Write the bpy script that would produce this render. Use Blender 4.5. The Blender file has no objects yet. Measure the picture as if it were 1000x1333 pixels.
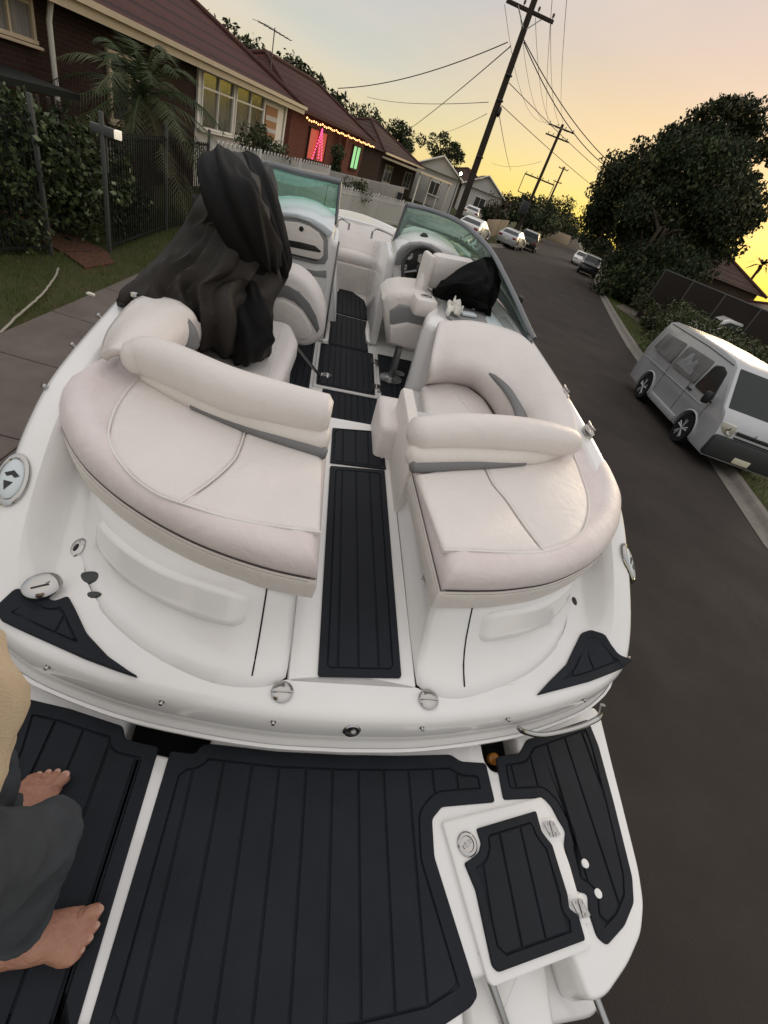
import bpy, bmesh, math, random
import numpy as np
from mathutils import Vector, Matrix, noise
random.seed(7); rng = np.random.default_rng(7)
R = math.radians
SC = bpy.context.scene
COL = SC.collection
# ------------------------------------------------------------------ camera frame
F = 578.0; PC = (500.0, 666.5); HC = 2.92; HB = 1.75; CX = -0.29
def nrm(v): v = np.array(v, float); return v/np.linalg.norm(v)
def ray(px, py): return nrm((px-PC[0], py-PC[1], F))
Uw = -ray(210, 1385); Yb = ray(457, 112); xb = ray(3050, 985)
Xb = nrm(xb-Yb*(xb@Yb)); Zb = np.cross(Xb, Yb)
Yw = nrm(Yb-Uw*(Yb@Uw)); Xw = np.cross(Yw, Uw)
MW = np.array([Xw, Yw, Uw]); MBT = np.array([Xb, Yb, Zb])
def B(px, py, z):                       # boat-local point seen at a pixel, on the level z
    d = MBT@ray(px, py); t = (z-HB)/d[2]; return Vector((d[0]*t+CX, d[1]*t, z))
def BY(px, py, y):
    d = MBT@ray(px, py); t = y/d[1]; return Vector((d[0]*t+CX, y, d[2]*t+HB))
def W(px, py, z=0.0):                   # street point on the level z
    d = MW@ray(px, py); t = (z-HC)/d[2]; return Vector((d[0]*t, d[1]*t, z))
def WD(px, py, dist):                   # street point at a horizontal distance
    d = MW@ray(px, py); t = dist/math.hypot(d[0], d[1]); return Vector((d[0]*t, d[1]*t, d[2]*t+HC))
RBW = Matrix((MW@MBT.T).tolist())
# ------------------------------------------------------------------ mesh builder
class MB:
    def __init__(s): s.v = []; s.f = []; s.m = []
    def add(s, vs, fs, m=0):
        o = len(s.v); s.v += [tuple(v) for v in vs]
        s.f += [tuple(i+o for i in f) for f in fs]
        s.m += [m]*len(fs) if isinstance(m, int) else list(m)
        return s
    def loft(s, rings, closed=True, caps=(False, False), m=0, loop=False):
        n = len(rings[0]); vs = [p for r in rings for p in r]; fs = []
        k = len(rings)
        for i in range(k if loop else k-1):
            for j in range(n if closed else n-1):
                a = i*n+j; b = i*n+(j+1) % n; i2 = (i+1) % k
                fs.append((a, b, i2*n+(j+1) % n, i2*n+j))
        if caps[0]: fs.append(tuple(range(n))[::-1])
        if caps[1]: fs.append(tuple(range((k-1)*n, k*n)))
        return s.add(vs, fs, m)
    def box(s, c, d, rz=0, bev=0.0, m=0, rot=None):
        c = Vector(c); h = Vector(d)/2
        M = rot if rot is not None else Matrix.Rotation(rz, 3, 'Z')
        if bev <= 0:
            vs = [c+M@Vector((x*h.x, y*h.y, z*h.z)) for z in (-1, 1) for x, y in ((-1,-1),(1,-1),(1,1),(-1,1))]
            return s.add(vs, [(3,2,1,0),(4,5,6,7),(0,1,5,4),(1,2,6,5),(2,3,7,6),(3,0,4,7)], m)
        bev = min(bev, h.x*.98, h.y*.98, h.z*.98); rings = []
        prof = [(bev, -h.z), (bev*.3, -h.z+bev*.3), (0, -h.z+bev), (0, h.z-bev), (bev*.3, h.z-bev*.3), (bev, h.z)]
        for ins, z in prof:
            ring = []
            for sx, sy, a0 in ((1,1,0),(-1,1,90),(-1,-1,180),(1,-1,270)):
                for a in (0, 45, 90):
                    r = max(bev-ins, bev*.05)
                    ring.append(c+M@Vector((sx*(h.x-bev)+r*math.cos(R(a0+a)), sy*(h.y-bev)+r*math.sin(R(a0+a)), z)))
            rings.append(ring)
        return s.loft(rings, caps=(True, True), m=m)
    def tube(s, pts, r, n=8, m=0, caps=True, squash=1.0, closed=False):
        pts = [Vector(p) for p in pts]; k = len(pts)
        rr = r if isinstance(r, (list, tuple)) else [r]*k
        t0 = (pts[1]-pts[0]).normalized()
        up = Vector((0,0,1)) if abs(t0.z) < .9 else Vector((0,1,0))
        nx = up.cross(t0).normalized(); rings = []
        for i, p in enumerate(pts):
            if closed: t = (pts[(i+1) % k]-pts[i-1]).normalized()
            else: t = (pts[min(i+1, k-1)]-pts[max(i-1, 0)]).normalized()
            nx = (nx-t*nx.dot(t)).normalized(); ny = t.cross(nx)
            rings.append([p+nx*rr[i]*math.cos(2*math.pi*j/n)+ny*rr[i]*squash*math.sin(2*math.pi*j/n) for j in range(n)])
        return s.loft(rings, caps=(False, False) if closed else (caps, caps), m=m, loop=closed)
    def lathe(s, prof, c=(0,0,0), axis=(0,0,1), n=20, m=0, caps=True):
        c = Vector(c); a = Vector(axis).normalized()
        u = (Vector((1,0,0)) if abs(a.x) < .8 else Vector((0,1,0))); u = (u-a*u.dot(a)).normalized(); w = a.cross(u)
        rings = [[c+a*z+(u*math.cos(2*math.pi*j/n)+w*math.sin(2*math.pi*j/n))*r for j in range(n)] for r, z in prof]
        return s.loft(rings, caps=(caps, caps), m=m)
    def slab(s, poly, prof, m=0, caps=(True, True), zf=None, mcap=None):
        # poly: 2-D outline; prof: (inset, z) from bottom to top
        poly = ccw(dedupe(poly)); rings = []
        for ins, z in prof:
            q = poffset(poly, ins) if ins > .006 else offset(poly, ins)
            rings.append([(x, y, z+(zf(x, y) if zf else 0)) for x, y in q])
        s.loft(rings, caps=(caps[0], False), m=m)
        if caps[1]:
            n = len(rings[-1]); s.add(rings[-1], [tuple(range(n))], m if mcap is None else mcap)
        return s
    def build(s, name, mats, parent=None, smooth=40, sub=0, solid=0, loc=None, rz=0):
        me = bpy.data.meshes.new(name); me.from_pydata(s.v, [], s.f)
        if not isinstance(mats, (list, tuple)): mats = [mats]
        for mm in mats: me.materials.append(mm)
        if len(mats) > 1: me.polygons.foreach_set('material_index', s.m)
        bm = bmesh.new(); bm.from_mesh(me)
        bmesh.ops.remove_doubles(bm, verts=bm.verts, dist=1e-5)
        bmesh.ops.recalc_face_normals(bm, faces=bm.faces); bm.to_mesh(me); bm.free()
        if smooth is not None:
            me.polygons.foreach_set('use_smooth', [True]*len(me.polygons))
            if smooth < 180: me.set_sharp_from_angle(angle=R(smooth))
        o = bpy.data.objects.new(name, me); COL.objects.link(o)
        if parent is not None: o.parent = parent
        if loc is not None: o.location = loc
        o.rotation_euler.z = rz
        if solid: md = o.modifiers.new('Solidify', 'SOLIDIFY'); md.thickness = solid; md.offset = -1
        if sub: md = o.modifiers.new('Subdivision', 'SUBSURF'); md.levels = sub; md.render_levels = sub
        return o
def ccw(p):
    a = sum(p[i-1][0]*p[i][1]-p[i][0]*p[i-1][1] for i in range(len(p)))
    return p if a > 0 else p[::-1]
def offset(poly, d):
    if abs(d) < 1e-9: return list(poly)
    n = len(poly); out = []
    for i in range(n):
        a = Vector(poly[i-1]); b = Vector(poly[i]); c = Vector(poly[(i+1) % n])
        e1 = (b-a); e2 = (c-b)
        if e1.length < 1e-7 or e2.length < 1e-7: out.append(tuple(b)); continue
        e1.normalize(); e2.normalize()
        n1 = Vector((-e1.y, e1.x)); n2 = Vector((-e2.y, e2.x)); nn = n1+n2
        if nn.length < .3: nn = n1
        else: nn = nn/max(nn.length_squared/2, .45)
        out.append(tuple(b+nn*d))
    return out
def poffset(poly, d):
    # inset that drops points which have crossed over (same count, merged on the nearest good point)
    q = np.array(offset(poly, d)); P = np.array(poly); A = P; Bq = np.roll(P, -1, 0); e = Bq-A; L2 = (e**2).sum(1)+1e-12
    t = np.clip((((q[:,None]-A[None])*e[None]).sum(2))/L2[None], 0, 1); dd = np.sqrt((((A[None]+t[...,None]*e[None])-q[:,None])**2).sum(2)).min(1)
    ok = dd > .965*d
    if ok.sum() < 3: return [tuple(v) for v in q]
    idx = np.where(ok)[0]; n = len(q); out = []
    for i in range(n):
        if ok[i]: out.append(tuple(q[i])); continue
        k = idx[np.argmin(np.minimum((idx-i) % n, (i-idx) % n))]; out.append(tuple(q[k]))
    return out
def dedupe(p, eps=4e-4):
    out = []
    for a in p:
        if not out or math.hypot(a[0]-out[-1][0], a[1]-out[-1][1]) > eps: out.append(tuple(a[:2]))
    while len(out) > 3 and math.hypot(out[0][0]-out[-1][0], out[0][1]-out[-1][1]) <= eps: out.pop()
    return out
def subdiv(poly, m=.03):
    out = []; n = len(poly)
    for i in range(n):
        a = poly[i]; b = poly[(i+1) % n]; k = max(1, int(math.hypot(b[0]-a[0], b[1]-a[1])/m))
        out += [(a[0]+(b[0]-a[0])*j/k, a[1]+(b[1]-a[1])*j/k) for j in range(k)]
    return out
def fillet(poly, r, seg=5):
    out = []; n = len(poly)
    for i in range(n):
        rad = r[i] if isinstance(r, (list, tuple)) else r
        a = Vector(poly[i-1][:2]); b = Vector(poly[i][:2]); c = Vector(poly[(i+1) % n][:2])
        u = (a-b); w = (c-b); t = min(rad, u.length*.45, w.length*.45)
        if t < 1e-4: out.append(tuple(b)); continue
        p = b+u.normalized()*t; q = b+w.normalized()*t
        for k in range(seg+1):
            s_ = k/seg; out.append(tuple(p*(1-s_)**2+b*2*s_*(1-s_)+q*s_*s_))
    return out
def clip(poly, x, keep_right):
    out = []; n = len(poly)
    for i in range(n):
        a = poly[i-1]; b = poly[i]
        ia = (a[0] >= x) == keep_right; ib = (b[0] >= x) == keep_right
        if ia != ib:
            t = (x-a[0])/(b[0]-a[0]); out.append((x, a[1]+(b[1]-a[1])*t))
        if ib: out.append(tuple(b[:2]))
    return out
def spline(pts, n=6, closed=False):
    P = [Vector(p) for p in pts]; k = len(P); out = []
    for i in range(k if closed else k-1):
        if closed: p0, p1, p2, p3 = P[i-1], P[i], P[(i+1) % k], P[(i+2) % k]
        else:
            p1, p2 = P[i], P[i+1]
            p0 = P[i-1] if i > 0 else p1*2-p2
            p3 = P[i+2] if i+2 < k else p2*2-p1
        for j in range(n):
            t = j/n
            out.append(.5*((2*p1)+(p2-p0)*t+(2*p0-5*p1+4*p2-p3)*t*t+(3*p1-p0-3*p2+p3)*t**3))
    if not closed: out.append(P[-1])
    return out
def resample(pts, n):
    P = [Vector(p) for p in pts]; L = [0]
    for a, b in zip(P, P[1:]): L.append(L[-1]+(b-a).length)
    out = []; j = 0
    for i in range(n):
        s_ = L[-1]*i/(n-1)
        while j < len(P)-2 and L[j+1] < s_: j += 1
        t = (s_-L[j])/max(L[j+1]-L[j], 1e-9); out.append(P[j].lerp(P[j+1], min(max(t, 0), 1)))
    return out
def sm(a, b, x): t = min(max((x-a)/(b-a), 0), 1); return t*t*(3-2*t)
def patch(grid, nu=6, nv=6, wr=0.0, sc=6.0, seed=0, th=.02):
    # smooth net through a grid of 3-D points, closed to a solid sheet by Solidify
    rows = [spline(r, nu) for r in grid]; cols = list(zip(*rows))
    cols = [spline(list(c), nv) for c in cols]
    rows = list(zip(*cols)); mb = MB()
    if wr:
        rows = [[p+Vector((0,0,1))*wr*(abs(noise.noise(p*sc+Vector((seed,0,0))))*2-.5+.6*noise.noise(p*sc*2.3))
                 +Vector((wr*noise.noise(p*sc*1.3+Vector((9,seed,0))), wr*noise.noise(p*sc*1.1+Vector((seed,7,3))), 0)) for p in r] for r in rows]
    return mb.loft(rows, closed=False)
# ------------------------------------------------------------------ tags
def tag(o, label=None, cat=None, group=None, kind=None):
    if label: o['label'] = label
    if cat: o['category'] = cat
    if group: o['group'] = group
    if kind: o['kind'] = kind
    return o
def thing(name, label, cat, loc=(0,0,0), rz=0, group=None):
    o = bpy.data.objects.new(name, None); COL.objects.link(o); o.location = loc; o.rotation_euler = (0, 0, rz)
    o.empty_display_size = .2
    return tag(o, label, cat, group)
def copy_tree(o, parent=None):
    c = o.copy(); COL.objects.link(c); c.parent = parent
    for ch in list(o.children): copy_tree(ch, c)
    return c
# ------------------------------------------------------------------ materials
def mat(name, col, rough=.5, metal=0, bump=0, bscale=40, var=0, vscale=3, coat=0, spec=.5, emit=None, estr=0, alpha=1, trans=0, stretch=None, sheen=0, detail=4, col2=None, bump2=0, b2scale=10):
    if rough >= .74 and spec == .5: spec = .16
    m = bpy.data.materials.new(name); m.use_nodes = True; nt = m.node_tree; b = nt.nodes['Principled BSDF']
    b.inputs['Base Color'].default_value = (*col, 1); b.inputs['Roughness'].default_value = rough
    b.inputs['Metallic'].default_value = metal; b.inputs['Coat Weight'].default_value = coat
    b.inputs['Coat Roughness'].default_value = .08
    b.inputs['Specular IOR Level'].default_value = spec; b.inputs['Transmission Weight'].default_value = trans
    b.inputs['Sheen Weight'].default_value = sheen
    if emit: b.inputs['Emission Color'].default_value = (*emit, 1); b.inputs['Emission Strength'].default_value = estr
    tc = nt.nodes.new('ShaderNodeTexCoord'); src = tc.outputs['Object']
    if stretch:
        mp = nt.nodes.new('ShaderNodeMapping'); mp.inputs['Scale'].default_value = stretch
        nt.links.new(src, mp.inputs['Vector']); src = mp.outputs['Vector']
    if var or col2:
        n = nt.nodes.new('ShaderNodeTexNoise'); n.inputs['Scale'].default_value = vscale; n.inputs['Detail'].default_value = 6
        n.inputs['Roughness'].default_value = .65
        nt.links.new(src, n.inputs['Vector'])
        r = nt.nodes.new('ShaderNodeValToRGB'); r.color_ramp.elements[0].position = .3; r.color_ramp.elements[1].position = .7
        c2 = col2 or tuple(min(1, c*(1+var)) for c in col); c1 = tuple(c*(1-var) for c in col) if not col2 else col
        r.color_ramp.elements[0].color = (*c1, 1); r.color_ramp.elements[1].color = (*c2, 1)
        nt.links.new(n.outputs['Fac'], r.inputs['Fac']); nt.links.new(r.outputs['Color'], b.inputs['Base Color'])
        mr = nt.nodes.new('ShaderNodeMapRange'); mr.inputs['To Min'].default_value = max(rough-.08, .02); mr.inputs['To Max'].default_value = min(rough+.08, 1)
        nt.links.new(n.outputs['Fac'], mr.inputs['Value']); nt.links.new(mr.outputs['Result'], b.inputs['Roughness'])
    if bump:
        n = nt.nodes.new('ShaderNodeTexNoise'); n.inputs['Scale'].default_value = bscale; n.inputs['Detail'].default_value = detail
        nt.links.new(src, n.inputs['Vector'])
        bp = nt.nodes.new('ShaderNodeBump'); bp.inputs['Strength'].default_value = bump; bp.inputs['Distance'].default_value = .01
        nt.links.new(n.outputs['Fac'], bp.inputs['Height']); nt.links.new(bp.outputs['Normal'], b.inputs['Normal'])
        if bump2:
            n2 = nt.nodes.new('ShaderNodeTexNoise'); n2.inputs['Scale'].default_value = b2scale; n2.inputs['Detail'].default_value = 3; n2.inputs['Distortion'].default_value = 1.2
            nt.links.new(src, n2.inputs['Vector']); bq = nt.nodes.new('ShaderNodeBump'); bq.inputs['Strength'].default_value = bump2; bq.inputs['Distance'].default_value = .03
            nt.links.new(n2.outputs['Fac'], bq.inputs['Height']); nt.links.new(bp.outputs['Normal'], bq.inputs['Normal']); nt.links.new(bq.outputs['Normal'], b.inputs['Normal'])
    return m
def brick_mat(name, c1, c2, mortar, scale, bw=.5, rh=.25, ms=.02, rough=.85, vertical=True):
    m = mat(name, c1, rough); nt = m.node_tree; b = nt.nodes['Principled BSDF']
    tc = nt.nodes.new('ShaderNodeTexCoord'); sx = nt.nodes.new('ShaderNodeSeparateXYZ'); cb = nt.nodes.new('ShaderNodeCombineXYZ')
    ad = nt.nodes.new('ShaderNodeMath'); ad.operation = 'ADD'
    nt.links.new(tc.outputs['Object'], sx.inputs[0]); nt.links.new(sx.outputs['X'], ad.inputs[0]); nt.links.new(sx.outputs['Y'], ad.inputs[1])
    nt.links.new(ad.outputs[0], cb.inputs['X']); nt.links.new(sx.outputs['Z'], cb.inputs['Y'])
    br = nt.nodes.new('ShaderNodeTexBrick'); br.inputs['Scale'].default_value = scale
    br.inputs['Color1'].default_value = (*c1, 1); br.inputs['Color2'].default_value = (*c2, 1); br.inputs['Mortar'].default_value = (*mortar, 1)
    br.inputs['Brick Width'].default_value = bw; br.inputs['Row Height'].default_value = rh; br.inputs['Mortar Size'].default_value = ms
    nt.links.new(cb.outputs[0] if vertical else tc.outputs['Object'], br.inputs['Vector']); nt.links.new(br.outputs['Color'], b.inputs['Base Color'])
    bp = nt.nodes.new('ShaderNodeBump'); bp.inputs['Strength'].default_value = .5; bp.inputs['Distance'].default_value = .02; bp.invert = True
    nt.links.new(br.outputs['Fac'], bp.inputs['Height']); nt.links.new(bp.outputs['Normal'], b.inputs['Normal'])
    return m
def glass_mat(name, col, alpha=.35, rough=.03, k=.9):
    m = bpy.data.materials.new(name); m.use_nodes = True; nt = m.node_tree; nt.nodes.clear()
    o = nt.nodes.new('ShaderNodeOutputMaterial'); t = nt.nodes.new('ShaderNodeBsdfTransparent'); t.inputs[0].default_value = (*col, 1)
    g = nt.nodes.new('ShaderNodeBsdfGlossy'); g.inputs['Roughness'].default_value = rough; g.inputs['Color'].default_value = (.9, .95, .95, 1)
    fr = nt.nodes.new('ShaderNodeFresnel'); fr.inputs['IOR'].default_value = 1.5
    mr = nt.nodes.new('ShaderNodeMath'); mr.operation = 'MULTIPLY_ADD'; mr.inputs[1].default_value = k; mr.inputs[2].default_value = alpha*.1
    nt.links.new(fr.outputs[0], mr.inputs[0])
    mx = nt.nodes.new('ShaderNodeMixShader'); nt.links.new(mr.outputs[0], mx.inputs[0]); nt.links.new(t.outputs[0], mx.inputs[1]); nt.links.new(g.outputs[0], mx.inputs[2])
    nt.links.new(mx.outputs[0], o.inputs['Surface']); return m
M = dict(
 gel=mat('white_gelcoat', (.80,.785,.77), .18, bump=.02, bscale=9, var=.025, vscale=2.5, coat=.5),
 cream=mat('cream_vinyl', (.76,.705,.67), .42, bump=.22, bscale=260, var=.035, vscale=4, bump2=.16, b2scale=9),
 band=mat('aged_pink_vinyl', (.76,.695,.67), .45, bump=.22, bscale=260, col2=(.69,.60,.59), vscale=4.5, bump2=.16, b2scale=10),
 cream2=mat('plain_cream_vinyl', (.75,.70,.65), .5, bump=.2, bscale=260, var=.04, vscale=5, bump2=.18, b2scale=12),
 grey=mat('grey_vinyl', (.17,.17,.172), .5, bump=.2, bscale=260, var=.06, vscale=6),
 pipe=mat('white_piping', (.76,.74,.70), .45),
 thread=mat('dark_thread', (.06,.05,.05), .8),
 eva=mat('charcoal_foam_mat', (.0135,.016,.0215), .58, bump=.35, bscale=420, var=.24, vscale=5, spec=.2),
 chrome=mat('polished_steel', (.46,.45,.44), .10, 1),
 steel=mat('brushed_steel', (.42,.42,.42), .32, 1),
 vent=mat('vent_plastic', (.035,.036,.037), .4), black=mat('black_plastic', (.012,.012,.013), .4),
 rubber=mat('black_rubber', (.014,.014,.015), .8, bump=.2, bscale=60),
 dark=mat('dark_void', (.01,.01,.01), .9),
 canvas=mat('black_canvas', (.006,.0055,.0055), .8, bump=.3, bscale=300, var=.25, vscale=7, spec=.2),
 canvas2=mat('charcoal_canvas', (.026,.022,.018), .6, bump=.3, bscale=300, var=.25, vscale=6, spec=.25),
 towel=mat('black_towel', (.006,.006,.006), .95, bump=.5, bscale=160, sheen=.0, spec=.1),
 frame=mat('grey_anodised_frame', (.16,.17,.18), .35, .6),
 teal=glass_mat('teal_tinted_glass', (.68,.90,.81), .4, .03, .6),
 glass=glass_mat('pale_green_glass', (.72,.82,.76), .5),
 dash=mat('pale_blue_moulding', (.60,.66,.68), .3, coat=.3),
 panelgrey=mat('grey_moulding', (.25,.25,.25), .45, bump=.1, bscale=90),
 skin=mat('bare_skin', (.33,.145,.09), .5, bump=.35, bscale=95, col2=(.42,.215,.145), vscale=22, bump2=.25, b2scale=38),
 nail=mat('toe_nail', (.46,.26,.19), .35),
 trouser=mat('grey_cloth', (.062,.068,.076), .9, bump=.5, bscale=500, var=.15, vscale=10),
 shirt=mat('tan_cloth', (.50,.41,.30), .9, bump=.5, bscale=400, var=.12, vscale=9),
 hair=mat('dark_hair', (.02,.014,.01), .6, bump=.6, bscale=120),
)
# ================================================================== THE BOAT (boat-local metres: x starboard, y forward, z up, z=0 swim platform)
boat = thing('speedboat', 'white open bowrider speedboat with cream seats and charcoal deck mats', 'boat')
boat.rotation_mode = 'QUATERNION'
_loc = Vector((0,0,HC))-RBW@Vector((CX,0,HB))
boat.matrix_world = Matrix.Translation(_loc)@RBW.to_4x4()
def BW(p): return _loc+RBW@Vector(p)            # boat-local -> world
HALF = [(0,.56,.27),(.25,.567,.27),(.5,.597,.27),(.75,.645,.27),(1.0,.725,.27),(1.13,.79,.272),(1.22,.86,.285),(1.27,.96,.325),(1.295,1.1,.40),(1.305,1.3,.51),(1.31,1.5,.605),(1.315,1.75,.67),
 (1.32,2.2,.705),(1.32,2.8,.73),(1.31,3.4,.745),(1.28,4.0,.75),(1.2,4.6,.745),(1.03,5.2,.72),(.78,5.8,.69),(.45,6.3,.67),(.16,6.56,.66),(0,6.6,.66)]
half = resample(spline(HALF, 8), 150); half[0].x = 0; half[-1].x = 0
loop = half+[Vector((-p.x, p.y, p.z)) for p in half[-2:0:-1]]
NL = len(loop); nrmv = []
for i in range(NL):
    t = (loop[(i+1) % NL]-loop[i-1]); n = Vector((-t.y, t.x, 0)).normalized(); nrmv.append(n)
def ring(d, dz): return [Vector((p.x+n.x*d, p.y+n.y*d, p.z+dz)) for p, n in zip(loop, nrmv)]
def hullring(s, c, dz, z=None): return [Vector((p.x*s, .8+(p.y-.56)*c, p.z+dz if z is None else z+max(0, (p.y-5.2))*.22)) for p in loop]
# hull
mb = MB(); rr = [ring(.045, -.235), hullring(.955, .955, -.30), hullring(.93, .94, 0, -.08), hullring(.86, .90, 0, -.30), hullring(.78, .87, 0, -.36), hullring(.3, .8, 0, -.62), hullring(.03, .78, 0, -.72)]
mb.loft(rr, caps=(False, True)); mb.build('hull', M['gel'], boat, smooth=50)
# gunwale and stern cap (rolled lip all the way round)
mb = MB(); prof = [(.06,-.235),(.03,-.238),(.008,-.225),(-.004,-.205),(0,-.185),(.014,-.172),(.018,-.16),(.012,-.12),(.014,-.06),(.022,-.03),(.036,-.012),(.055,-.003),(.08,0),(.125,0)]
mb.loft([ring(d, z) for d, z in prof]); mb.build('gunwale', M['gel'], boat, smooth=60)
mb = MB(); mb.loft([ring(-.004, -.20), ring(-.012, -.196), ring(-.012, -.186), ring(-.002, -.182)]); mb.build('rub_rail', M['gel'], boat)
# stern deck between the lip and the base of the sunpad plinths
WB = [(0,.74),(.2,.715),(.34,.685),(.5,.715),(.72,.81),(.9,.95),(1.0,1.10),(1.05,1.30),(1.06,1.6),(1.06,1.95)]
K = next(i for i, p in enumerate(half) if p.y > 1.95)
wbase = resample(spline([Vector((*p, 0)) for p in WB], 8), K+1)
def wz(y): return .275+.335*sm(1.05, 1.85, y)
stern_idx = [NL-i for i in range(K, 0, -1)]+list(range(0, K+1))
inner = ring(.125, 0); grid = []
for k in range(0, 9):
    f_ = k/8; row = []
    for i in stern_idx:
        j = i if i <= K else NL-i; sgn = 1 if i <= K else -1
        w = wbase[j]; a = inner[i]; b = Vector((w.x*sgn, w.y, min(wz(w.y), a.z)))
        p = a.lerp(b, f_); g = sm(0, .62, f_); p.z = a.z*(1-g)+b.z*g; row.append(p)
    grid.append(row)
DECKPTS = [p for r in grid for p in r]
def deckz(x, y):
    best = sorted((((p.x-x)**2+(p.y-y)**2), p.z) for p in DECKPTS)[:4]
    ws = [1/(d+1e-5) for d, _ in best]; return sum(w*z for w, (_, z) in zip(ws, best))/sum(ws)
mb = MB(); mb.loft(grid, closed=False); mb.build('stern_deck', M['gel'], boat, smooth=180)
# inner liner
mb = MB(); sel = list(range(K-6, NL-K+7))
lr = [[ring(d, z)[i] for i in sel] for d, z in ((.125,0),(.15,-.012),(.165,-.04),(.18,-.3))]+[[Vector((ring(.22,0)[i].x, ring(.22,0)[i].y, -.03)) for i in sel]]
mb.loft(lr, closed=False); mb.build('cockpit_liner', M['gel'], boat, smooth=50)
mb = MB(); fl = [(p.x*.9, .75+(p.y-.56)*.92) for p in loop]
mb.slab([q for q in fl if q[1] > 2.2] + [], [(0,-.05),(0,-.014)]); mb.build('cockpit_sole', M['gel'], boat)
# bow deck
sel = [i for i in range(NL) if loop[i].y > 6.1]; ir = ring(.12, 0)
mb = MB(); mb.slab([tuple(ir[i][:2]) for i in sel], [(0,.60),(0,.655),(.01,.662)]); mb.build('bow_deck', M['gel'], boat)

# ---------------- swim platform
PO = [(1.19,.80)]+[tuple(B(x, y, 0)[:2]) for x, y in ((784,930),(799,990),(814,1048),(835,1131),(842,1176),(839,1215),(822,1255),(793,1298))]+[(.765,-.09),(.75,.02),(.375,-.03),(.36,-.15),(.30,-.175),(-.30,-.215),(-.80,-.19),(-.95,-.06),(-1.03,.03),(-1.06,.11),(-1.08,.25),(-1.11,.50),(-1.17,.80),
      (-.745,.80),(-.74,.61),(-.70,.575),(-.55,.545),(-.47,.545),(-.455,.585),(-.45,.80),(.585,.80),(.585,.56),(.61,.525),(.70,.525),(.74,.56),(.75,.80)]
PO = fillet(PO, .03, 4)
mb = MB(); mb.slab(PO, [(.02,-.20),(.004,-.18),(-.004,-.13),(0,-.06),(0,-.02),(.006,-.010),(.014,-.007)]); plat = mb.build('swim_platform', M['gel'], boat, smooth=50)
mb = MB(); mb.slab([(-.78,.52),(-.42,.52),(-.42,.9),(-.78,.9)], [(0,-.19),(0,-.12)]); mb.build('pocket_shade', M['dark'], plat)  # black slab under each notch, coloured as the shade inside the hole
mb = MB(); mb.slab([(.55,.50),(.78,.50),(.78,.9),(.55,.9)], [(0,-.19),(0,-.12)])
mb.build('pocket_shade', M['dark'], plat)
mb = MB(); mb.lathe([(.02,0),(.024,.004),(.024,.03),(.018,.034)], c=(.665,.60,-.11), axis=(0,-.3,1), n=14); mb.build('amber_lamp', mat('amber_lens', (.55,.22,.03), .25), plat)
# lower step beneath the ladder hatch
mb = MB(); mb.slab(fillet([(.42,-.21),(.69,-.19),(.72,.10),(.40,.10)], .03), [(.03,-.30),(0,-.28),(0,-.13),(.008,-.112),(.022,-.105)]); mb.build('ladder_step', M['gel'], plat)
mb = MB(); mb.slab(fillet([(.30,-.16),(.90,-.13),(1.0,.0),(1.0,.2),(.30,.2)], .05), [(.03,-.34),(0,-.30),(0,-.20),(.012,-.185),(.03,-.18)]); mb.build('platform_base', M['gel'], plat)
lad = MB()
for px, py, qx, qy in ((641,1284,662,1345),(757,1248,800,1362)):
    a = B(px, py, -.05); b = B(qx, qy, -.10); lad.tube([a+(a-b)*.8, a, b, b+(b-a)*.9+Vector((0,0,-.05))], .0125, 10)
lad.build('ladder_rail', M['steel'], plat)
def eva(name, outline, z, parent, border=.045, step=.094, x0=0.0, r=.012, zf=None, planks=True, label=None):
    po = subdiv(ccw(dedupe(fillet(outline, r, 4))))
    mb = MB(); mb.slab(po, [(0,z-.010),(0,z-.003),(.003,z),(border,z),(border+.003,z-.0065)], zf=zf)
    q = dedupe(poffset(po, border+.006), .007)
    xs = [p[0] for p in q]; n0 = math.floor((min(xs)-x0)/step); n1 = math.ceil((max(xs)-x0)/step)
    for k in range(n0, n1):
        c = clip(clip(q, x0+k*step+.0034, True), x0+(k+1)*step-.0034, False)
        if len(c) < 3: continue
        ys = [p[1] for p in c]; xx = [p[0] for p in c]
        if max(ys)-min(ys) < .02 or max(xx)-min(xx) < .012: continue
        # drop doubled points
        cc = dedupe(c, .004)
        if len(cc) < 3: continue
        mb.slab(cc, [(0,z-.008),(0,z-.002),(.0026,z)], zf=zf, caps=(False, True))
    o = mb.build(name, M['eva'], parent, smooth=35)
    if label: o['label'] = label
    return o
def b2(lst, z): return [tuple(B(*p, z)[:2]) for p in lst]
cm = b2([(222,977),(254,981),(263,969),(275,968),(360,978),(450,982.5),(520,983.5),(587,982),(601,991),(633,993),(645,1044),(576,1050),(563,1066),(566,1115),(623,1296),(614,1311)], 0)+[(.27,-.115),(.05,-.135),(-.2,-.135)]+b2([(117,1326)], 0)
cm[-1] = (cm[-1][0], -.10)
eva('platform_mat', cm, 0, plat, x0=-.02, label='wide middle platform mat notched around the ladder hatch')
rm = b2([(646,986),(655,983),(677,980),(686,963),(766,936),(780,971),(800,1045),(824,1142),(826,1175),(814,1205),(791,1231),(778,1220),(767,1186),(766,1164),(752,1160),(744,1140),(735,1100),(737,1082),(727,1066),(719,1050),(708,1038),(656,1041)], 0)
eva('platform_mat', rm, 0, plat, border=.032, x0=.03, label='starboard platform mat with two white finger holes')
lm = [(-x, y) for x, y in b2([(775,936)], 0)]+[]
lmp = b2([(30,908),(90,922),(160,945),(163,962),(207,972),(102,1327)], 0)
lmp[-1] = (lmp[-1][0], -.09)
lmp += [(-.55,-.10),(-.78,-.085),(-.92,-.03),(-.99,.05),(-1.02,.15),(-1.04,.30),(-1.06,.55),(-1.08,.66)]
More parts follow.
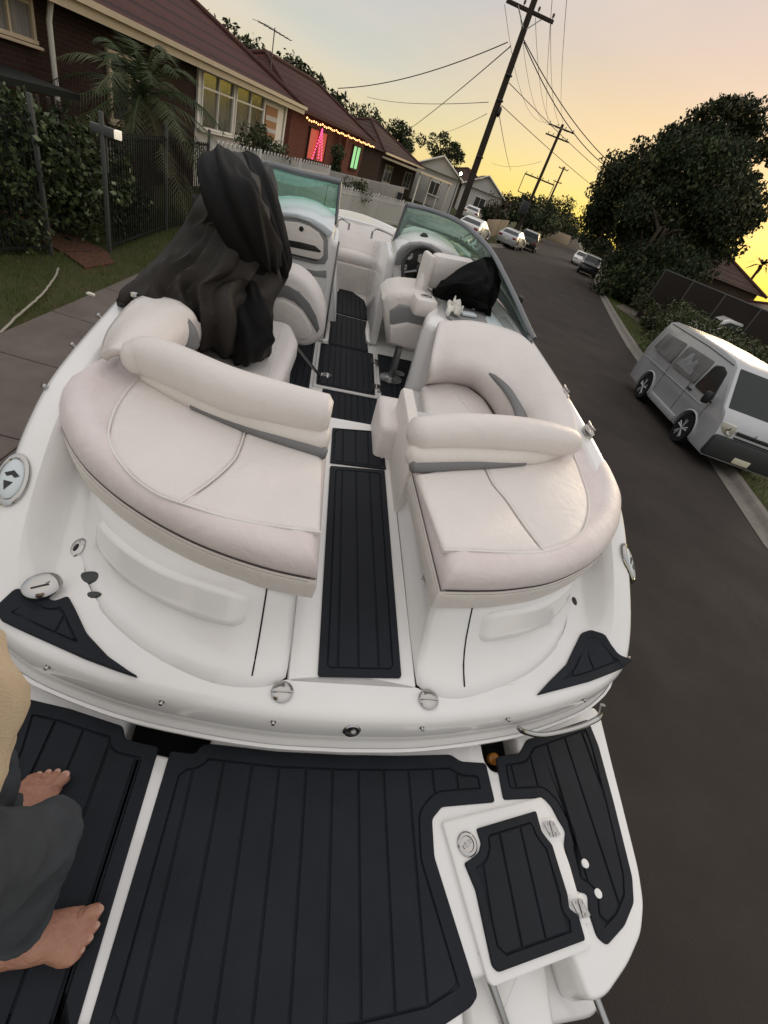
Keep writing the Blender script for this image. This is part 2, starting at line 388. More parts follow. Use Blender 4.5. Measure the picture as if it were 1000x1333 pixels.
eva('platform_mat', lmp, 0, plat, border=.04, x0=-.02, label='port platform mat under the bare feet')
for px, py in ((762,1124),(779,1163)):
    c = B(px, py, .001); mb = MB(); mb.slab([(c.x+.0135*math.cos(a/12*math.pi), c.y+.0135*math.sin(a/12*math.pi)) for a in range(24)], [(0,-.004),(0,.0015),(.002,.0025)]); mb.build('finger_hole', M['gel'], plat)
# ladder hatch lid
hq = b2([(575,1070),(704,1038),(717,1062),(740,1125),(769,1228),(764,1236),(641,1284),(634,1276)], 0)
mb = MB(); mb.slab(fillet(hq, .012), [(.006,-.012),(0,-.008),(0,.006),(.005,.010)]); hat = mb.build('ladder_hatch', M['gel'], plat)
hm = b2([(620,1079),(697,1056),(704,1082),(711,1092),(718,1100),(727,1130),(738,1165),(740,1183),(752,1192),(761,1224),(648,1266),(640,1258),(619,1160),(604,1124),(612,1119),(623,1110),(626,1098),(622,1086)], .012)
eva('hatch_mat', hm, .021, hat, border=.026, x0=.06, step=.085, r=.008)
c = B(608, 1099, .012); mb = MB(); mb.lathe([(.036,0),(.036,.004),(.032,.007),(.024,.006),(.022,.002),(0.001,.002)], c=c, n=24, caps=False); la = mb.build('latch', M['chrome'], hat)
mb = MB(); mb.box(c+Vector((0,0,.004)), (.036,.012,.006), rz=.6, bev=.002); mb.lathe([(.008,0),(.008,.006),(.001,.007)], c=c+Vector((0,0,.003)), n=12); mb.build('latch_handle', M['steel'], la)
for px, py in ((716,1080),(753,1183)):
    c = B(px, py, .004); mb = MB()
    mb.slab([(c.x-.026,c.y-.036),(c.x+.026,c.y-.036),(c.x+.026,c.y+.036),(c.x-.026,c.y+.036)], [(0,-.006),(0,.010),(.004,.013)])
    mb.build('hinge_pad', M['gel'], hat)
    mb = MB(); rot = .32
    for s_ in (-1, 1): mb.box(c+Vector((s_*.012,0,.0155)), (.019,.045,.004), rz=rot, bev=.0015)
    mb.tube([c+Vector((-.0,-.024,.018)), c+Vector((0.0,.024,.018))], .0045, 8)
    for sx in (-.012,.012):
        for sy in (-.014,.014): mb.lathe([(.004,0),(.003,.002),(.0005,.0025)], c=c+Vector((sx,sy,.0175)), n=8)
    mb.build('hinge', M['chrome'], hat)
# corner step mats on the stern deck
cs = b2([(701,903),(718,884),(740,862),(751,838),(758,823),(768,820),(784,829),(805,852),(822,861),(812,869),(770,885)], .29)
cp = b2([(180,880),(150,870),(110,855),(45,826),(0,806),(-6,790),(22,769),(50,772),(70,781),(88,774),(97,790),(112,822),(140,852)], .29)
for o_, lab in ((cs, 'starboard stern step mat'), (cp, 'port stern step mat')):
    eva('stern_step_mat', o_, .012, boat, border=.03, step=.11, x0=.02, r=.012, zf=deckz, label=lab)
# ---------------- walkway through the transom
mb = MB(); mb.slab(fillet([(-.225,.70),(.235,.70),(.235,2.40),(-.225,2.40)], .02), [(0,-.05),(0,.262),(.006,.270)]); mb.build('walkway', M['gel'], boat)
wm = b2([(414,880),(523,882),(501,612),(430,606)], .28); eva('walkway_mat', wm, .282, boat, border=.028, step=.075, x0=.02, label='long charcoal walkway mat')
wm = b2([(430,603),(503,612),(497,563),(433,558)], .28); wm = [(x, y+.01) for x, y in wm]; eva('walkway_mat', wm, .282, boat, border=.012, step=.075, x0=.02, r=.006, label='short charcoal walkway mat at the step')
# plinths under the sunpads
PB = {1: [(.235,2.30),(.235,1.9),(.235,1.3),(.235,.80),(.255,.705),(.36,.675),(.5,.705),(.72,.80),(.9,.94),(1.02,1.10),(1.10,1.32),(1.12,1.7),(1.10,2.30)],
      -1: [(.225,2.30),(.225,1.9),(.225,1.3),(.225,.80),(.25,.70),(.36,.675),(.5,.695),(.70,.785),(.88,.92),(1.0,1.08),(1.09,1.30),(1.12,1.7),(1.10,2.30)]}
PT = {1: [(.275,2.30),(.275,1.9),(.275,1.3),(.275,1.02),(.285,.955),(.37,.955),(.5,.965),(.72,1.02),(.88,1.12),(.99,1.25),(1.05,1.42),(1.07,1.7),(1.05,2.30)],
      -1: [(.235,2.30),(.235,1.9),(.235,1.3),(.235,1.0),(.245,.945),(.36,.945),(.48,.955),(.68,1.01),(.85,1.11),(.97,1.24),(1.04,1.42),(1.07,1.7),(1.05,2.30)]}
plinth = {}
STEPS = [(0,-.03),(0,0),(.22,.05),(.40,.13),(.55,.26),(.70,.45),(.85,.72),(1,1)]
def wallpt(sd, u, v):                    # u along the plinth outline 0..1, v up the wall 0..1
    bpt, tpt = plinth[sd]; k = min(int(u*(len(bpt)-1)), len(bpt)-2); f_ = u*(len(bpt)-1)-k
    a = bpt[k].lerp(bpt[k+1], f_); b = tpt[k].lerp(tpt[k+1], f_)
    for (h0, v0), (h1, v1) in zip(STEPS[1:], STEPS[2:]):
        if v <= v1+1e-9:
            g = (v-v0)/(v1-v0); h_ = h0+(h1-h0)*g; break
    p = a.lerp(b, h_); p.z = a.z+(.475-a.z)*v; return p
for sd in (1, -1):
    bpt = resample(spline([Vector((sd*x, y, wz(y)-.003 if x > .3 else .27)) for x, y in PB[sd]], 10), 110)
    tpt = resample(spline([Vector((sd*x, y, .475)) for x, y in PT[sd]], 10), 110)
    plinth[sd] = (bpt, tpt); rings = []
    for h_, v in STEPS:
        rings.append([Vector((*a.lerp(b, h_)[:2], a.z+(.475-a.z)*v)) for a, b in zip(bpt, tpt)])
    mb = MB(); mb.loft(rings, closed=False); mb.add(rings[-1], [tuple(range(len(rings[-1])))])
    pl = mb.build('sunpad_base', M['gel'], boat, smooth=180)
    # find u for pixel columns: match by projecting
    def nearest_u(px, py):
        best = (9e9, 0, 0)
        for iu in range(0, 221):
            for iv in range(0, 21):
                p = wallpt(sd, iu/220, iv/20); c = Vector((MW.T@(np.array(BW(p))-np.array([0,0,HC]))).tolist())
                if c.z <= .05: continue
                x = PC[0]+F*c.x/c.z; y = PC[1]+F*c.y/c.z; d = (x-px)**2+(y-py)**2
                if d < best[0]: best = (d, iu/220, iv/20)
        return best[1], best[2]
    def wallnormal(u, v):
        a = wallpt(sd, u+.01, v)-wallpt(sd, u-.01, v); b = wallpt(sd, u, min(v+.04, 1))-wallpt(sd, u, max(v-.04, 0)); n = a.cross(b).normalized()
        return n if n.y < 0 or (n.x*sd > 0 and n.y < .4) else -n
    def wallpanel(name, u0, u1, v0, v1, h, r=.25, mt='gel', taper=0):
        n_u, n_v = 26, 10; prof = []; vs = []
        for j in range(n_v+1):
            row = []
            for i in range(n_u+1):
                s_ = i/n_u*2-1; t_ = j/n_v*2-1
                q = max(abs(s_), abs(t_))                          # rounded square disc mapping
                k_ = (abs(s_)**6+abs(t_)**6)**(1/6); f_ = (q/k_) if k_ > 0 else 1
                s2, t2 = s_*f_, t_*f_
                u = u0+(u1-u0)*(s2+1)/2; v = (v0+v1)/2+(v1-v0)/2*t2*(1-taper*(1-(s2+1)/2))
                e = 1-q; hh = h*sm(0, .11, e)-.006*(q > .995)
                row.append(wallpt(sd, u, v)+wallnormal(u, v)*hh)
            vs.append(row)
        mb = MB(); mb.loft(vs, closed=False); return mb.build(name, M[mt], pl, smooth=180)
    if sd == -1:
        ua, va = nearest_u(118, 722); ub, vb = nearest_u(322, 820); uc, _ = nearest_u(336, 830)
    else:
        ua, va = nearest_u(750, 803); ub, vb = nearest_u(620, 840); uc, _ = nearest_u(602, 850)
    wallpanel('storage_lid', min(ua,ub), max(ua,ub), .33, .87, .018)
    mb = MB(); pts = [wallpt(sd, uc, v)+wallnormal(uc, v)*.001 for v in np.linspace(.03, .99, 16)]
    mb.tube(pts, .0028, 6); mb.build('locker_seam', M['dark'], pl)
# ---------------- cushions
def cushion(name, px, zb, zt, zo, mt, sub=None):
    po = spline([Vector((*B(*p, zo)[:2], 0)) for p in px], 5, closed=True)
    return po
SEAM_P = [(412,748),(360,737),(310,722),(260,703),(215,681),(175,657),(140,631),(108,600),(87,567),(78,535),(86,507),(110,486),(150,476),(185,482),(250,515),(330,552),(424,587)]
SEAM_S = [(577,763),(625,764),(670,762),(725,752),(774,727),(799,695),(805,662),(799,638),(784,610),(760,588),(700,598),(620,604),(539,612)]
for sd, SEAM, zo in ((-1, SEAM_P, .60), (1, SEAM_S, .60)):
    raw = [Vector((*B(*p, zo)[:2], 0)) for p in SEAM]
    cor = raw[0]; cor2 = raw[-1]
    dense = spline(raw, 6)
    po = ccw([tuple(p[:2]) for p in dense])
    po = fillet_po = fillet(po, .03, 3) if False else po
    prof = [(.05,.465),(.02,.468),(.004,.48),(-.002,.52),(-.004,.545),(-.002,.562),(.003,.568),(.003,.572),(-.002,.578),(-.004,.60),(.002,.625),(.014,.647),(.034,.664),(.06,.672),(.085,.6735),(.11,.668),(.128,.659)]
    mb = MB(); mb.slab(po, prof); pad = mb.build('sunpad', M['band'], boat, smooth=55)
    # lower side skirt in cream, with two rows of stitching at the seam
    mb = MB(); sk = [(-.001,.470),(-.0035,.485),(-.0065,.515),(-.008,.545),(-.006,.560),(-.0005,.5685)]
    mb.slab(po, [(.03,.4645),(.012,.4655)]+sk, caps=(False, False)); mb.build('skirt', M['cream2'], pad, smooth=55)
    for dz, rad in ((.570,.0016),(.582,.0014),(.5605,.0014)):
        mb = MB(); ins = .0025 if dz == .570 else -.0030 if dz > .575 else -.0045
        mb.tube([(x, y, dz) for x, y in offset(po, ins)], rad, 5, closed=True); mb.build('stitching', M['thread'], pad)
    if sd == -1:
        arc = [(182,490),(155,525),(142,560),(146,586),(168,617),(200,642),(235,656),(300,676),(370,688),(418,694)]
        seam = [(320,560),(313,582),(303,602),(275,628),(235,656)]; ci = 6
        front = [(182,490),(250,525),(320,560)]; front2 = [(320,560),(370,577),(421,591)]
    else:
        arc = [(745,590),(757,620),(766,650),(764,678),(750,702),(708,719),(660,720),(615,718),(577,717)]
        seam = [(631,609),(642,631),(660,653),(682,685),(708,719)]; ci = 5
        front = [(745,590),(690,603),(631,609)]; front2 = [(631,609),(590,611),(541,617)]
    A_ = [B(*p, .668) for p in arc]; S_ = [B(*p, .668) for p in seam]
    p1 = spline(A_[:ci+1], 5)+spline(S_[::-1], 5)[1:]+[B(*p, .668) for p in front[::-1]][1:-1]
    p2 = spline(A_[ci:], 5)+[B(*p, .668) for p in front2[::-1]][:-1]+spline(S_, 5)[:-1]
    for pp in (p1, p2):
        po2 = [tuple(p[:2]) for p in pp]
        mb = MB(); mb.slab(po2, [(.003,.652),(.003,.662),(.006,.668),(.012,.673),(.022,.676)]); mb.build('inner_panel', M['cream'], pad, smooth=60)
    mb = MB(); mb.tube([Vector((p.x, p.y, .6725)) for p in spline(A_, 5)], .0036, 6); mb.tube([Vector((p.x, p.y, .674)) for p in spline(S_, 5)], .0036, 6); mb.build('piping', M['pipe'], pad)
# ---------------- bolsters between sunpads and cockpit
def roll(name, path, rad, mt, parent=boat, n=16, sq=1.0):
    pts = spline(path, 6); k = len(pts); rr = spline([Vector((r_,0,0)) for r_ in rad], 6); rr = [v.x for v in rr]
    # rounded ends
    P = [pts[0]+(pts[0]-pts[1]).normalized()*rr[0]*.35]+pts+[pts[-1]+(pts[-1]-pts[-2]).normalized()*rr[-1]*.25]
    RR = [rr[0]*.6]+rr+[rr[-1]*.72]
    mb = MB(); mb.tube(P, RR, n, squash=sq); return mb.build(name, M[mt], parent, smooth=60)
bk = roll('backrest', [B(168,466,.76),B(205,468,.78),B(300,508,.79),B(370,528,.79),B(424,541,.79)], [.055,.080,.084,.083,.08], 'cream', sq=1.1)
roll('lower_roll', [B(190,488,.70),B(250,515,.705),B(330,546,.705),B(423,574,.705)], [.03,.05,.058,.058], 'cream2', bk)
bks = roll('backrest', [B(541,565,.78),B(600,562,.79),B(680,566,.79),B(733,574,.77),B(746,577,.75)], [.07,.080,.080,.07,.048], 'cream', sq=1.02)
roll('lower_roll', [B(536,594,.705),B(600,592,.705),B(690,592,.70),B(735,585,.68)], [.05,.055,.05,.03], 'cream2', bks)
for par, pts, nm in ((bk, [B(249,529,.688),B(330,560,.686),B(423,590,.684)], 'grey_insert'), (bks, [B(684,603,.688),B(620,605,.686),B(537,608,.684)], 'grey_insert')):
    roll(nm, pts, [.010,.024,.027], 'grey', par, n=12)
# backrest inner ends and hinge post beside the walkway
mb = MB(); mb.slab(fillet([(.215,1.62),(.29,1.62),(.29,2.28),(.215,2.28)], .02), [(0,.25),(0,.60),(.01,.62)]); mb.build('backrest_support', M['cream2'], boat)
mb = MB(); mb.slab(fillet([(.12,2.05),(.30,2.05),(.30,2.42),(.12,2.42)], .04), [(0,.0),(0,.455),(.012,.475),(.04,.485)]); mb.build('arm_cushion', M['cream'], boat)
for y0 in (1.08, 1.62):
    mb = MB(); mb.box((.262,y0,.45), (.012,.03,.05), bev=.002); mb.tube([(.256,y0,.425),(.256,y0,.475)], .005, 8); mb.build('cushion_hinge', M['chrome'], boat)
# ================================================================== COCKPIT
def plate(name, px, y0, y1, mt, parent, r=0.0, bev=.012, smooth=45):
    # a moulded block whose aft face is traced on the plane y=y0 and runs forward to y1
    po = [(v.x, v.z) for v in (BY(*p, y0) if len(p) == 2 else Vector((p[0], y0, p[2])) for p in px)]
    return plate2(name, po, y0, y1, mt, parent, r, bev, smooth)
def plate2(name, po, y0, y1, mt, parent, r=0.0, bev=.012, smooth=45):
    if r: po = fillet(po, r, 4)
    po = ccw(po); mb = MB(); rings = []
    for ins, y in ((0, y1), (0, y0+bev), (bev*.3, y0+bev*.3), (bev, y0)):
        rings.append([Vector((x, y, z)) for x, z in offset(po, ins)])
    mb.loft(rings, caps=(True, True)); return mb.build(name, M[mt] if isinstance(mt, str) else mt, parent, smooth=smooth)
# floor mats
eva('floor_mat', [(-.20,2.30),(.40,2.30),(.40,3.235),(-.18,3.235)], 0, boat, border=.02, step=.05, r=.01)
hb_ = [(-.235,3.275),(.245,3.275),(.255,4.045),(-.235,4.045)]
mb = MB(); mb.slab(fillet([(-.26,3.25),(.27,3.25),(.28,4.07),(-.26,4.07)], .02), [(0,-.03),(0,-.003),(.003,.001)]); fh = mb.build('floor_hatch', M['gel'], boat)
eva('hatch_mat', hb_, .014, fh, border=.012, step=.05, r=.015)
for y0 in (3.42, 3.9):
    mb = MB(); mb.slab(fillet([(.225,y0-.05),(.30,y0-.05),(.30,y0+.05),(.225,y0+.05)], .012), [(0,-.005),(0,.006),(.003,.009)]); mb.tube([(.262,y0-.035,.013),(.262,y0+.035,.013)], .006, 8); mb.box((.245,y0,.011), (.022,.05,.004)); mb.box((.28,y0,.011), (.022,.05,.004)); mb.build('floor_hinge', M['chrome'], fh)
eva('floor_mat', [(-.95,2.9),(-.285,2.9),(-.285,4.05),(-.95,4.05)], 0, boat, border=.02, step=.05)
eva('floor_mat', [(.305,3.22),(.62,3.22),(.66,4.10),(.305,4.10)], 0, boat, border=.02, step=.05)
wf = [(-.165,4.10),(.215,4.10),(.205,4.55),(.225,4.85),(.26,5.0),(.20,5.55),(.02,5.72),(-.10,5.72),(-.165,5.2),(-.195,4.9),(-.165,4.55)]
eva('floor_mat', wf[0:4]+[(-.185,4.88),(-.165,4.55)], .0, boat, border=.01, step=.05, r=.02)
eva('floor_mat', [(.225,4.895),(.255,5.02),(.205,5.5),(.06,5.70),(-.09,5.70),(-.165,5.30),(-.19,5.0),(-.185,4.925)], .0, boat, border=.01, step=.05, r=.02)
# console walls either side of the walk-through
def xwall(name, x0, x1, prof, mt='gel', bev=.015, parent=boat):
    po = ccw(fillet(prof, .06, 5)); mb = MB(); rings = []
    for ins, x in ((bev, x0), (bev*.3, x0+bev*.3), (0, x0+bev), (0, x1-bev), (bev*.3, x1-bev*.3), (bev, x1)):
        rings.append([Vector((x, y, z)) for y, z in offset(po, ins)])
    mb.loft(rings, caps=(True, True)); return mb.build(name, M[mt], parent)
xwall('console_wall', -.275, -.215, [(4.10,-.02),(5.95,-.02),(5.95,.55),(4.75,.80),(4.12,.83)])
xwall('console_wall', .225, .30, [(4.28,-.02),(5.95,-.02),(5.95,.55),(4.75,.80),(4.30,.80)])
mb = MB(); mb.slab(fillet([(-.225,4.07),(-.17,4.10),(-.165,4.5),(-.19,4.7),(-.225,4.7)], .02), [(0,-.01),(0,.02),(.012,.03)]); mb.build('wall_kick', M['gel'], boat)
mb = MB(); mb.slab(fillet([(.235,4.25),(.195,4.30),(.19,4.55),(.215,4.8),(.24,4.8)], .02), [(0,-.01),(0,.02),(.012,.03)]); mb.build('wall_kick', M['gel'], boat)
mb = MB(); mb.tube([(-.213,4.105,.03),(-.213,4.10,.84)], .008, 8); mb.build('door_track', M['steel'], boat)
# port console with glove box
pc = plate('port_console', [(437,420),(436,325),(432,306),(420,294),(404,285),(385,279),(366,277),(350,278),(330,283),(318,300),(318,420)], 4.12, 4.78, 'gel', boat, bev=.03)
plate('console_hood', [(434,303),(423,293),(406,283.5),(386,277.5),(366,275.5),(340,277),(342,282),(366,281.5),(385,284),(402,290),(417,300),(428,310)], 4.09, 4.78, 'dash', pc, bev=.01)
gp = plate('glovebox_surround', [(352,286),(370,284),(390,286),(406,291),(420,300),(427,313),(427,337),(423,344),(410,344),(376,336),(352,331)], 4.105, 4.2, 'panelgrey', pc, bev=.008)
plate('glovebox_door', [(354,290),(370,288),(389,290),(403,295),(415,303),(421,314),(421,333),(417,338),(408,338),(376,330),(354,326)], 4.09, 4.15, 'cream2', gp, bev=.008)
plate('glovebox_slot', [(366,311),(390,315),(410,320),(418,327),(417,329),(400,326),(366,319)], 4.086, 4.12, 'black', gp, bev=.003)
plate('glovebox_slot', [(374,329),(412,338),(413,340),(374,331)], 4.086, 4.12, 'black', gp, bev=.001)
c = BY(392.5, 298, 4.09); mb = MB(); mb.lathe([(.018,.01),(.018,-.004),(.012,-.006),(.001,-.004)], c=c, axis=(0,1,0), n=16); mb.build('glovebox_lock', M['black'], gp)
plate('recess_shade', [(374,345),(412,353),(425,352),(425,362),(372,354)], 4.115, 4.2, 'panelgrey', pc, bev=.002)  # flat grey plate, its colour stands for the shade below the glovebox
# windshield
ws = tag(MB().box((0,0,0),(1e-3,1e-3,1e-3)).build('windshield', M['frame'], boat), None); 
def V(px, py, z): return B(px, py, z)
pTL = V(330,203,1.13); pTR = V(443,237,1.135); pBR = Vector((pTR.x+.015, 4.72, .83)); pBL = Vector((-1.18,4.25,.77)); pTL = Vector((-.93,4.55,1.13)); pA = Vector((-1.20,3.25,.78))
sTL = V(530,266,1.15); sBL = Vector((.285,4.66,.83))
sarc = [sTL, V(565,275,1.155), V(598,289,1.145), V(622,308,1.12), V(641,330,1.075), V(656,358,1.01), V(672,391,.92), V(685,420,.83), V(695,441,.765)]
sarc = spline(sarc, 5)
mb = MB(); mb.tube(sarc, .024, 10, squash=.8); mb.build('windshield_frame', M['frame'], ws)
mb = MB(); mb.tube([sTL, sBL], .013, 8); mb.build('windshield_frame', M['frame'], ws)
ssill = spline([sBL, Vector((.62,4.72,.82)), Vector((.95,4.6,.80)), Vector((1.13,4.3,.785)), Vector((1.19,3.9,.775)), Vector((1.215,3.5,.765)), V(690,446,.755)], 6)
mb = MB(); mb.tube(ssill, .02, 8); mb.build('windshield_sill', M['frame'], ws)
a = resample(sarc, 30); b = resample(ssill, 30)
mb = MB(); mb.loft([a, [p.lerp(q, .5) for p, q in zip(a, b)], b], closed=False); mb.build('glass_pane', M['glass'], ws, solid=.006)
mb = MB(); mb.tube([V(641,330,1.075), Vector((1.14,4.22,.785))], .012, 8); mb.build('windshield_post', M['frame'], ws)
ptop = spline([pTR, Vector((-.6,4.66,1.135)), pTL, Vector((-1.1,4.0,1.02)), pA], 6); pbot = spline([pBR, Vector((-.62,4.74,.84)), Vector((-.98,4.6,.81)), pBL+Vector((0,-.1,0)), pA+Vector((0,.1,-.02))], 6)
mb = MB(); mb.tube(ptop, .024, 10); mb.tube([pTR, pBR], .016, 8); mb.build('windshield_frame', M['frame'], ws)
mb = MB(); mb.tube(pbot, .018, 8); mb.build('windshield_sill', M['black'], ws)
a = resample(ptop, 24); b = resample(pbot, 24)
mb = MB(); mb.loft([a, b], closed=False); mb.build('glass_pane', M['teal'], ws, solid=.006)
mb = MB(); mb.tube([Vector((-.99,4.50,.84)), Vector((-1.0,4.42,.98)), Vector((-.97,4.5,1.1))], .009, 8); mb.build('stay_rod', M['steel'], ws)
c = V(676,389,.92); mb = MB(); mb.box(c+Vector((.012,0,.0)), (.04,.045,.045), bev=.015); mb.build('windshield_catch', M['black'], ws)
# hinges low on the frame
# helm console
hc = plate('helm_console', [(508,440),(511,335),(518,324),(528,316),(545,312),(562,314),(580,321),(598,332),(606,350),(606,440)], 4.30, 4.8, 'gel', boat, bev=.03)
plate('dash_hood', [(514,345),(517,330),(524,322),(534,317),(548,316),(562,319),(574,326),(582,336),(585,350),(578,352),(573,339),(562,329),(548,323),(535,324),(527,329),(522,345)], 4.26, 4.6, 'panelgrey', hc, bev=.01)
dp = plate('dash_panel', [(522,362),(524,342),(529,331),(538,325),(549,324),(561,330),(571,340),(576,356),(570,372),(530,374)], 4.285, 4.4, 'black', hc, bev=.006)
dial = mat('gauge_face', (.55,.54,.50), .4); 
for px, py, r_ in ((533,333,.034),(549,337,.040),(563,342,.034),(527,348,.024),(571,356,.022)):
    c = BY(px, py, 4.283); mb = MB(); mb.lathe([(r_,.012),(r_,-.006),(r_*.88,-.008),(r_*.84,-.002)], c=c, axis=(0,1,0), n=20, caps=False); g_ = mb.build('gauge', M['chrome'], dp)
    mb = MB(); mb.lathe([(r_*.84,0),(.0005,-.0005)], c=c+Vector((0,-.001,0)), axis=(0,1,0), n=20, caps=False); mb.build('gauge_face', dial, g_)
    mb = MB(); mb.box(c+Vector((r_*.2,-.004,r_*.15)), (r_*.7,.003,.004), rot=Matrix.Rotation(-.7, 3, 'Y')); mb.build('gauge_needle', M['black'], g_)
swc = BY(549, 351, 4.12); sw = MB(); ax = Vector((0,-1,.45)).normalized(); u_ = Vector((1,0,0)); w_ = ax.cross(u_)
SWR = .165
sw.tube([swc+u_*SWR*math.cos(t)+w_*SWR*math.sin(t) for t in np.linspace(0, 2*math.pi, 33)[:-1]], .016, 8, closed=True)
swo = sw.build('steering_wheel', M['black'], boat)
mb = MB()
for a_ in (R(-20), R(200), R(90+180)): mb.tube([swc, swc+u_*SWR*math.cos(a_)+w_*SWR*math.sin(a_)], [.02,.013], 8, squash=.5)
mb.build('wheel_spoke', M['frame'], swo)
mb = MB(); mb.lathe([(.05,-.02),(.05,.012),(.04,.022),(.001,.024)], c=swc, axis=ax, n=20); mb.build('wheel_hub', M['black'], swo)
mb = MB(); mb.lathe([(.03,0),(.03,.004),(.022,.006),(.022,.003),(.001,.003)], c=swc+ax*.022, axis=ax, n=20); mb.build('hub_ring', M['chrome'], swo)
mb = MB(); mb.tube([swc, swc-ax*.2], .03, 10); mb.build('steering_column', M['black'], swo)
c = BY(551, 313, 4.45); mb = MB(); mb.box(c+Vector((0,0,.005)), (.075,.06,.03), bev=.012); mb.lathe([(.04,.0),(.038,.025),(.02,.045),(.001,.05)], c=c+Vector((0,0,.01)), n=16); mb.build('compass', M['black'], hc)
# helm seat with its backrest, and the bucket armrest with an oval badge
hs = plate('helm_seat', [(498,392),(507,383),(523,380),(552,383),(573,398),(571,420),(563,440),(551,458),(540,461),(504,450),(500,420)], 3.62, 4.0, 'cream2', boat, bev=.05)
plate('seat_back_insert', [(507,405),(520,396),(540,400),(556,412),(552,432),(545,444),(520,440),(508,436)], 3.605, 3.7, 'panelgrey', hs, bev=.02)
plate('seat_cushion', [(508,424),(530,420),(556,426),(551,452),(540,458),(506,448)], 3.585, 3.8, 'cream', hs, bev=.03)
c0 = B(555,386,.775)
mb = MB(); mb.box(c0+Vector((0,0,-.065)), (.185,.17,.13), rz=.1, bev=.035); ar = mb.build('seat_bolster', M['cream'], hs)
mb = MB(); mb.slab([(c0.x+.048*math.cos(a)*.97, c0.y+.030*math.sin(a)+.01*math.cos(a)) for a in np.linspace(0, 2*math.pi, 25)[:-1]], [(0,.77),(0,.779),(.003,.782),(.012,.782),(.014,.778)]); bd = mb.build('seat_badge', M['chrome'], ar)
mb = MB(); mb.slab([(c0.x+.030*math.cos(a), c0.y+.014*math.sin(a)) for a in np.linspace(0, 2*math.pi, 21)[:-1]], [(0,.775),(0,.781),(.003,.7825)]); mb.build('badge_inlay', M['black'], bd)
mb = MB(); mb.box((.42,3.78,.34),(.30,.05,.02), rz=.1, bev=.008); mb.build('seat_trim', M['chrome'], hs)
ba = B(597,348,.93); 
mb = MB(); mb.box((.70,3.92,.86), (.40,.13,.26), rz=.30, bev=.055); bb = mb.build('seat_backrest', M['cream'], hs)
mb = MB(); mb.box((.475,3.80,.85), (.06,.16,.28), rz=.30, bev=.028); mb.build('backrest_side', M['cream2'], bb)
mb = MB(); mb.tube([(.44,3.70,.60),(.455,3.74,.72),(.48,3.78,.84)], .04, 10); mb.build('backrest_arm', M['cream'], bb)
mb = MB(); mb.lathe([(.10,0),(.10,.012),(.05,.02),(.03,.03),(.03,.3)], c=(.40,3.62,.002), n=20); mb.build('seat_pedestal', M['steel'], hs)
# starboard side: helm-side cabinet, its ledge, side lounge
sb = MB(); pr = ccw([tuple(v[:2]) for v in (B(566,421,.76), B(664,437,.76), B(641,352,.80))]); 
cab = [(.42,3.06),(.46,3.0),(1.20,3.0),(1.20,3.60),(.62,3.60),(.45,3.25)]
mb = MB(); mb.slab(fillet(cab, .05), [(0,-.02),(0,.69),(.012,.725),(.03,.738)]); cb = mb.build('side_cabinet', M['gel'], boat)
led = [tuple(B(*p, .752)[:2]) for p in ((577,396),(583,384),(636,398),(667,437),(640,432),(600,424),(582,412))]
mb = MB(); mb.slab(fillet(led, .015), [(0,.74),(0,.753),(.006,.757)]); mb.build('ledge_panel', M['panelgrey'], cb)
led = [tuple(B(*p, .76)[:2]) for p in ((632,415),(637,402),(662,434),(655,434),(640,431))]
mb = MB(); mb.slab(fillet(led, .01), [(0,.752),(0,.760),(.004,.762)]); mb.build('ledge_tray', M['dash'], cb)
mb = MB(); mb.tube([B(556,415,.70), B(556,424,.66), B(570,432,.66)], .012, 8); mb.build('grab_handle', M['steel'], cb)
mb = MB(); mb.slab(fillet([(.40,2.05),(.98,2.05),(1.02,2.95),(.40,2.97)], .05), [(0,-.02),(0,.26),(.01,.27)]); sbx = mb.build('side_seat_base', M['gel'], boat)
c = Vector((.398, 2.62, .17)); mb = MB(); mb.lathe([(.012,-.005),(.012,.005),(.001,.006)], c=c, axis=(-1,0,0), n=12); mb.build('base_latch', M['black'], sbx)
mb = MB(); po = [tuple(B(*p, .40)[:2]) for p in ((550,498),(582,494),(610,500),(633,517),(648,541),(600,548),(560,548))]; po[-1] = (.42,2.1); po[-2] = (.9,2.1)
mb.slab(fillet(po, .05), [(.03,.26),(0,.29),(0,.36),(.012,.385),(.04,.398),(.06,.40)]); sc_ = mb.build('side_seat', M['cream'], boat)
sg = [[(570,421,.765),(612,421,.768),(664,434,.768),(694,455,.765),(725,500,.757),(746,545,.75),(752,578,.74)],
      [(562,455,.66),(600,450,.67),(645,462,.67),(680,488,.68),(704,525,.69),(716,548,.70),(722,575,.70)],
      [(557,484,.55),(583,478,.55),(625,485,.56),(655,507,.57),(672,530,.57),(684,550,.57),(690,572,.58)],
      [(552,497,.39),(583,496,.39),(612,502,.39),(634,518,.39),(650,541,.38),(655,552,.37),(655,572,.36)]]
patch([[B(*p) for p in r] for r in sg], 6, 6).build('coaming_pad', M['cream'], boat, smooth=180, solid=.03)
def overlay(name, quadstrip, mt, parent, lift=.006):
    rows = [[B(*p)+Vector((-.004,-.004,lift)) for p in r] for r in quadstrip]
    return patch(rows, 5, 5).build(name, M[mt], parent, smooth=180, solid=.01)
roll('grey_insert', [B(598,473,.575),B(630,479,.59),B(656,500,.60),(B(674,526,.605)),B(681,548,.605)], [.012,.032,.042,.044,.044], 'grey', sc_, n=12, sq=.55)
mb = MB(); mb.tube([B(582,495,.402), B(600,520,.402), B(622,548,.40)], .004, 6); mb.build('piping', M['pipe'], sc_)
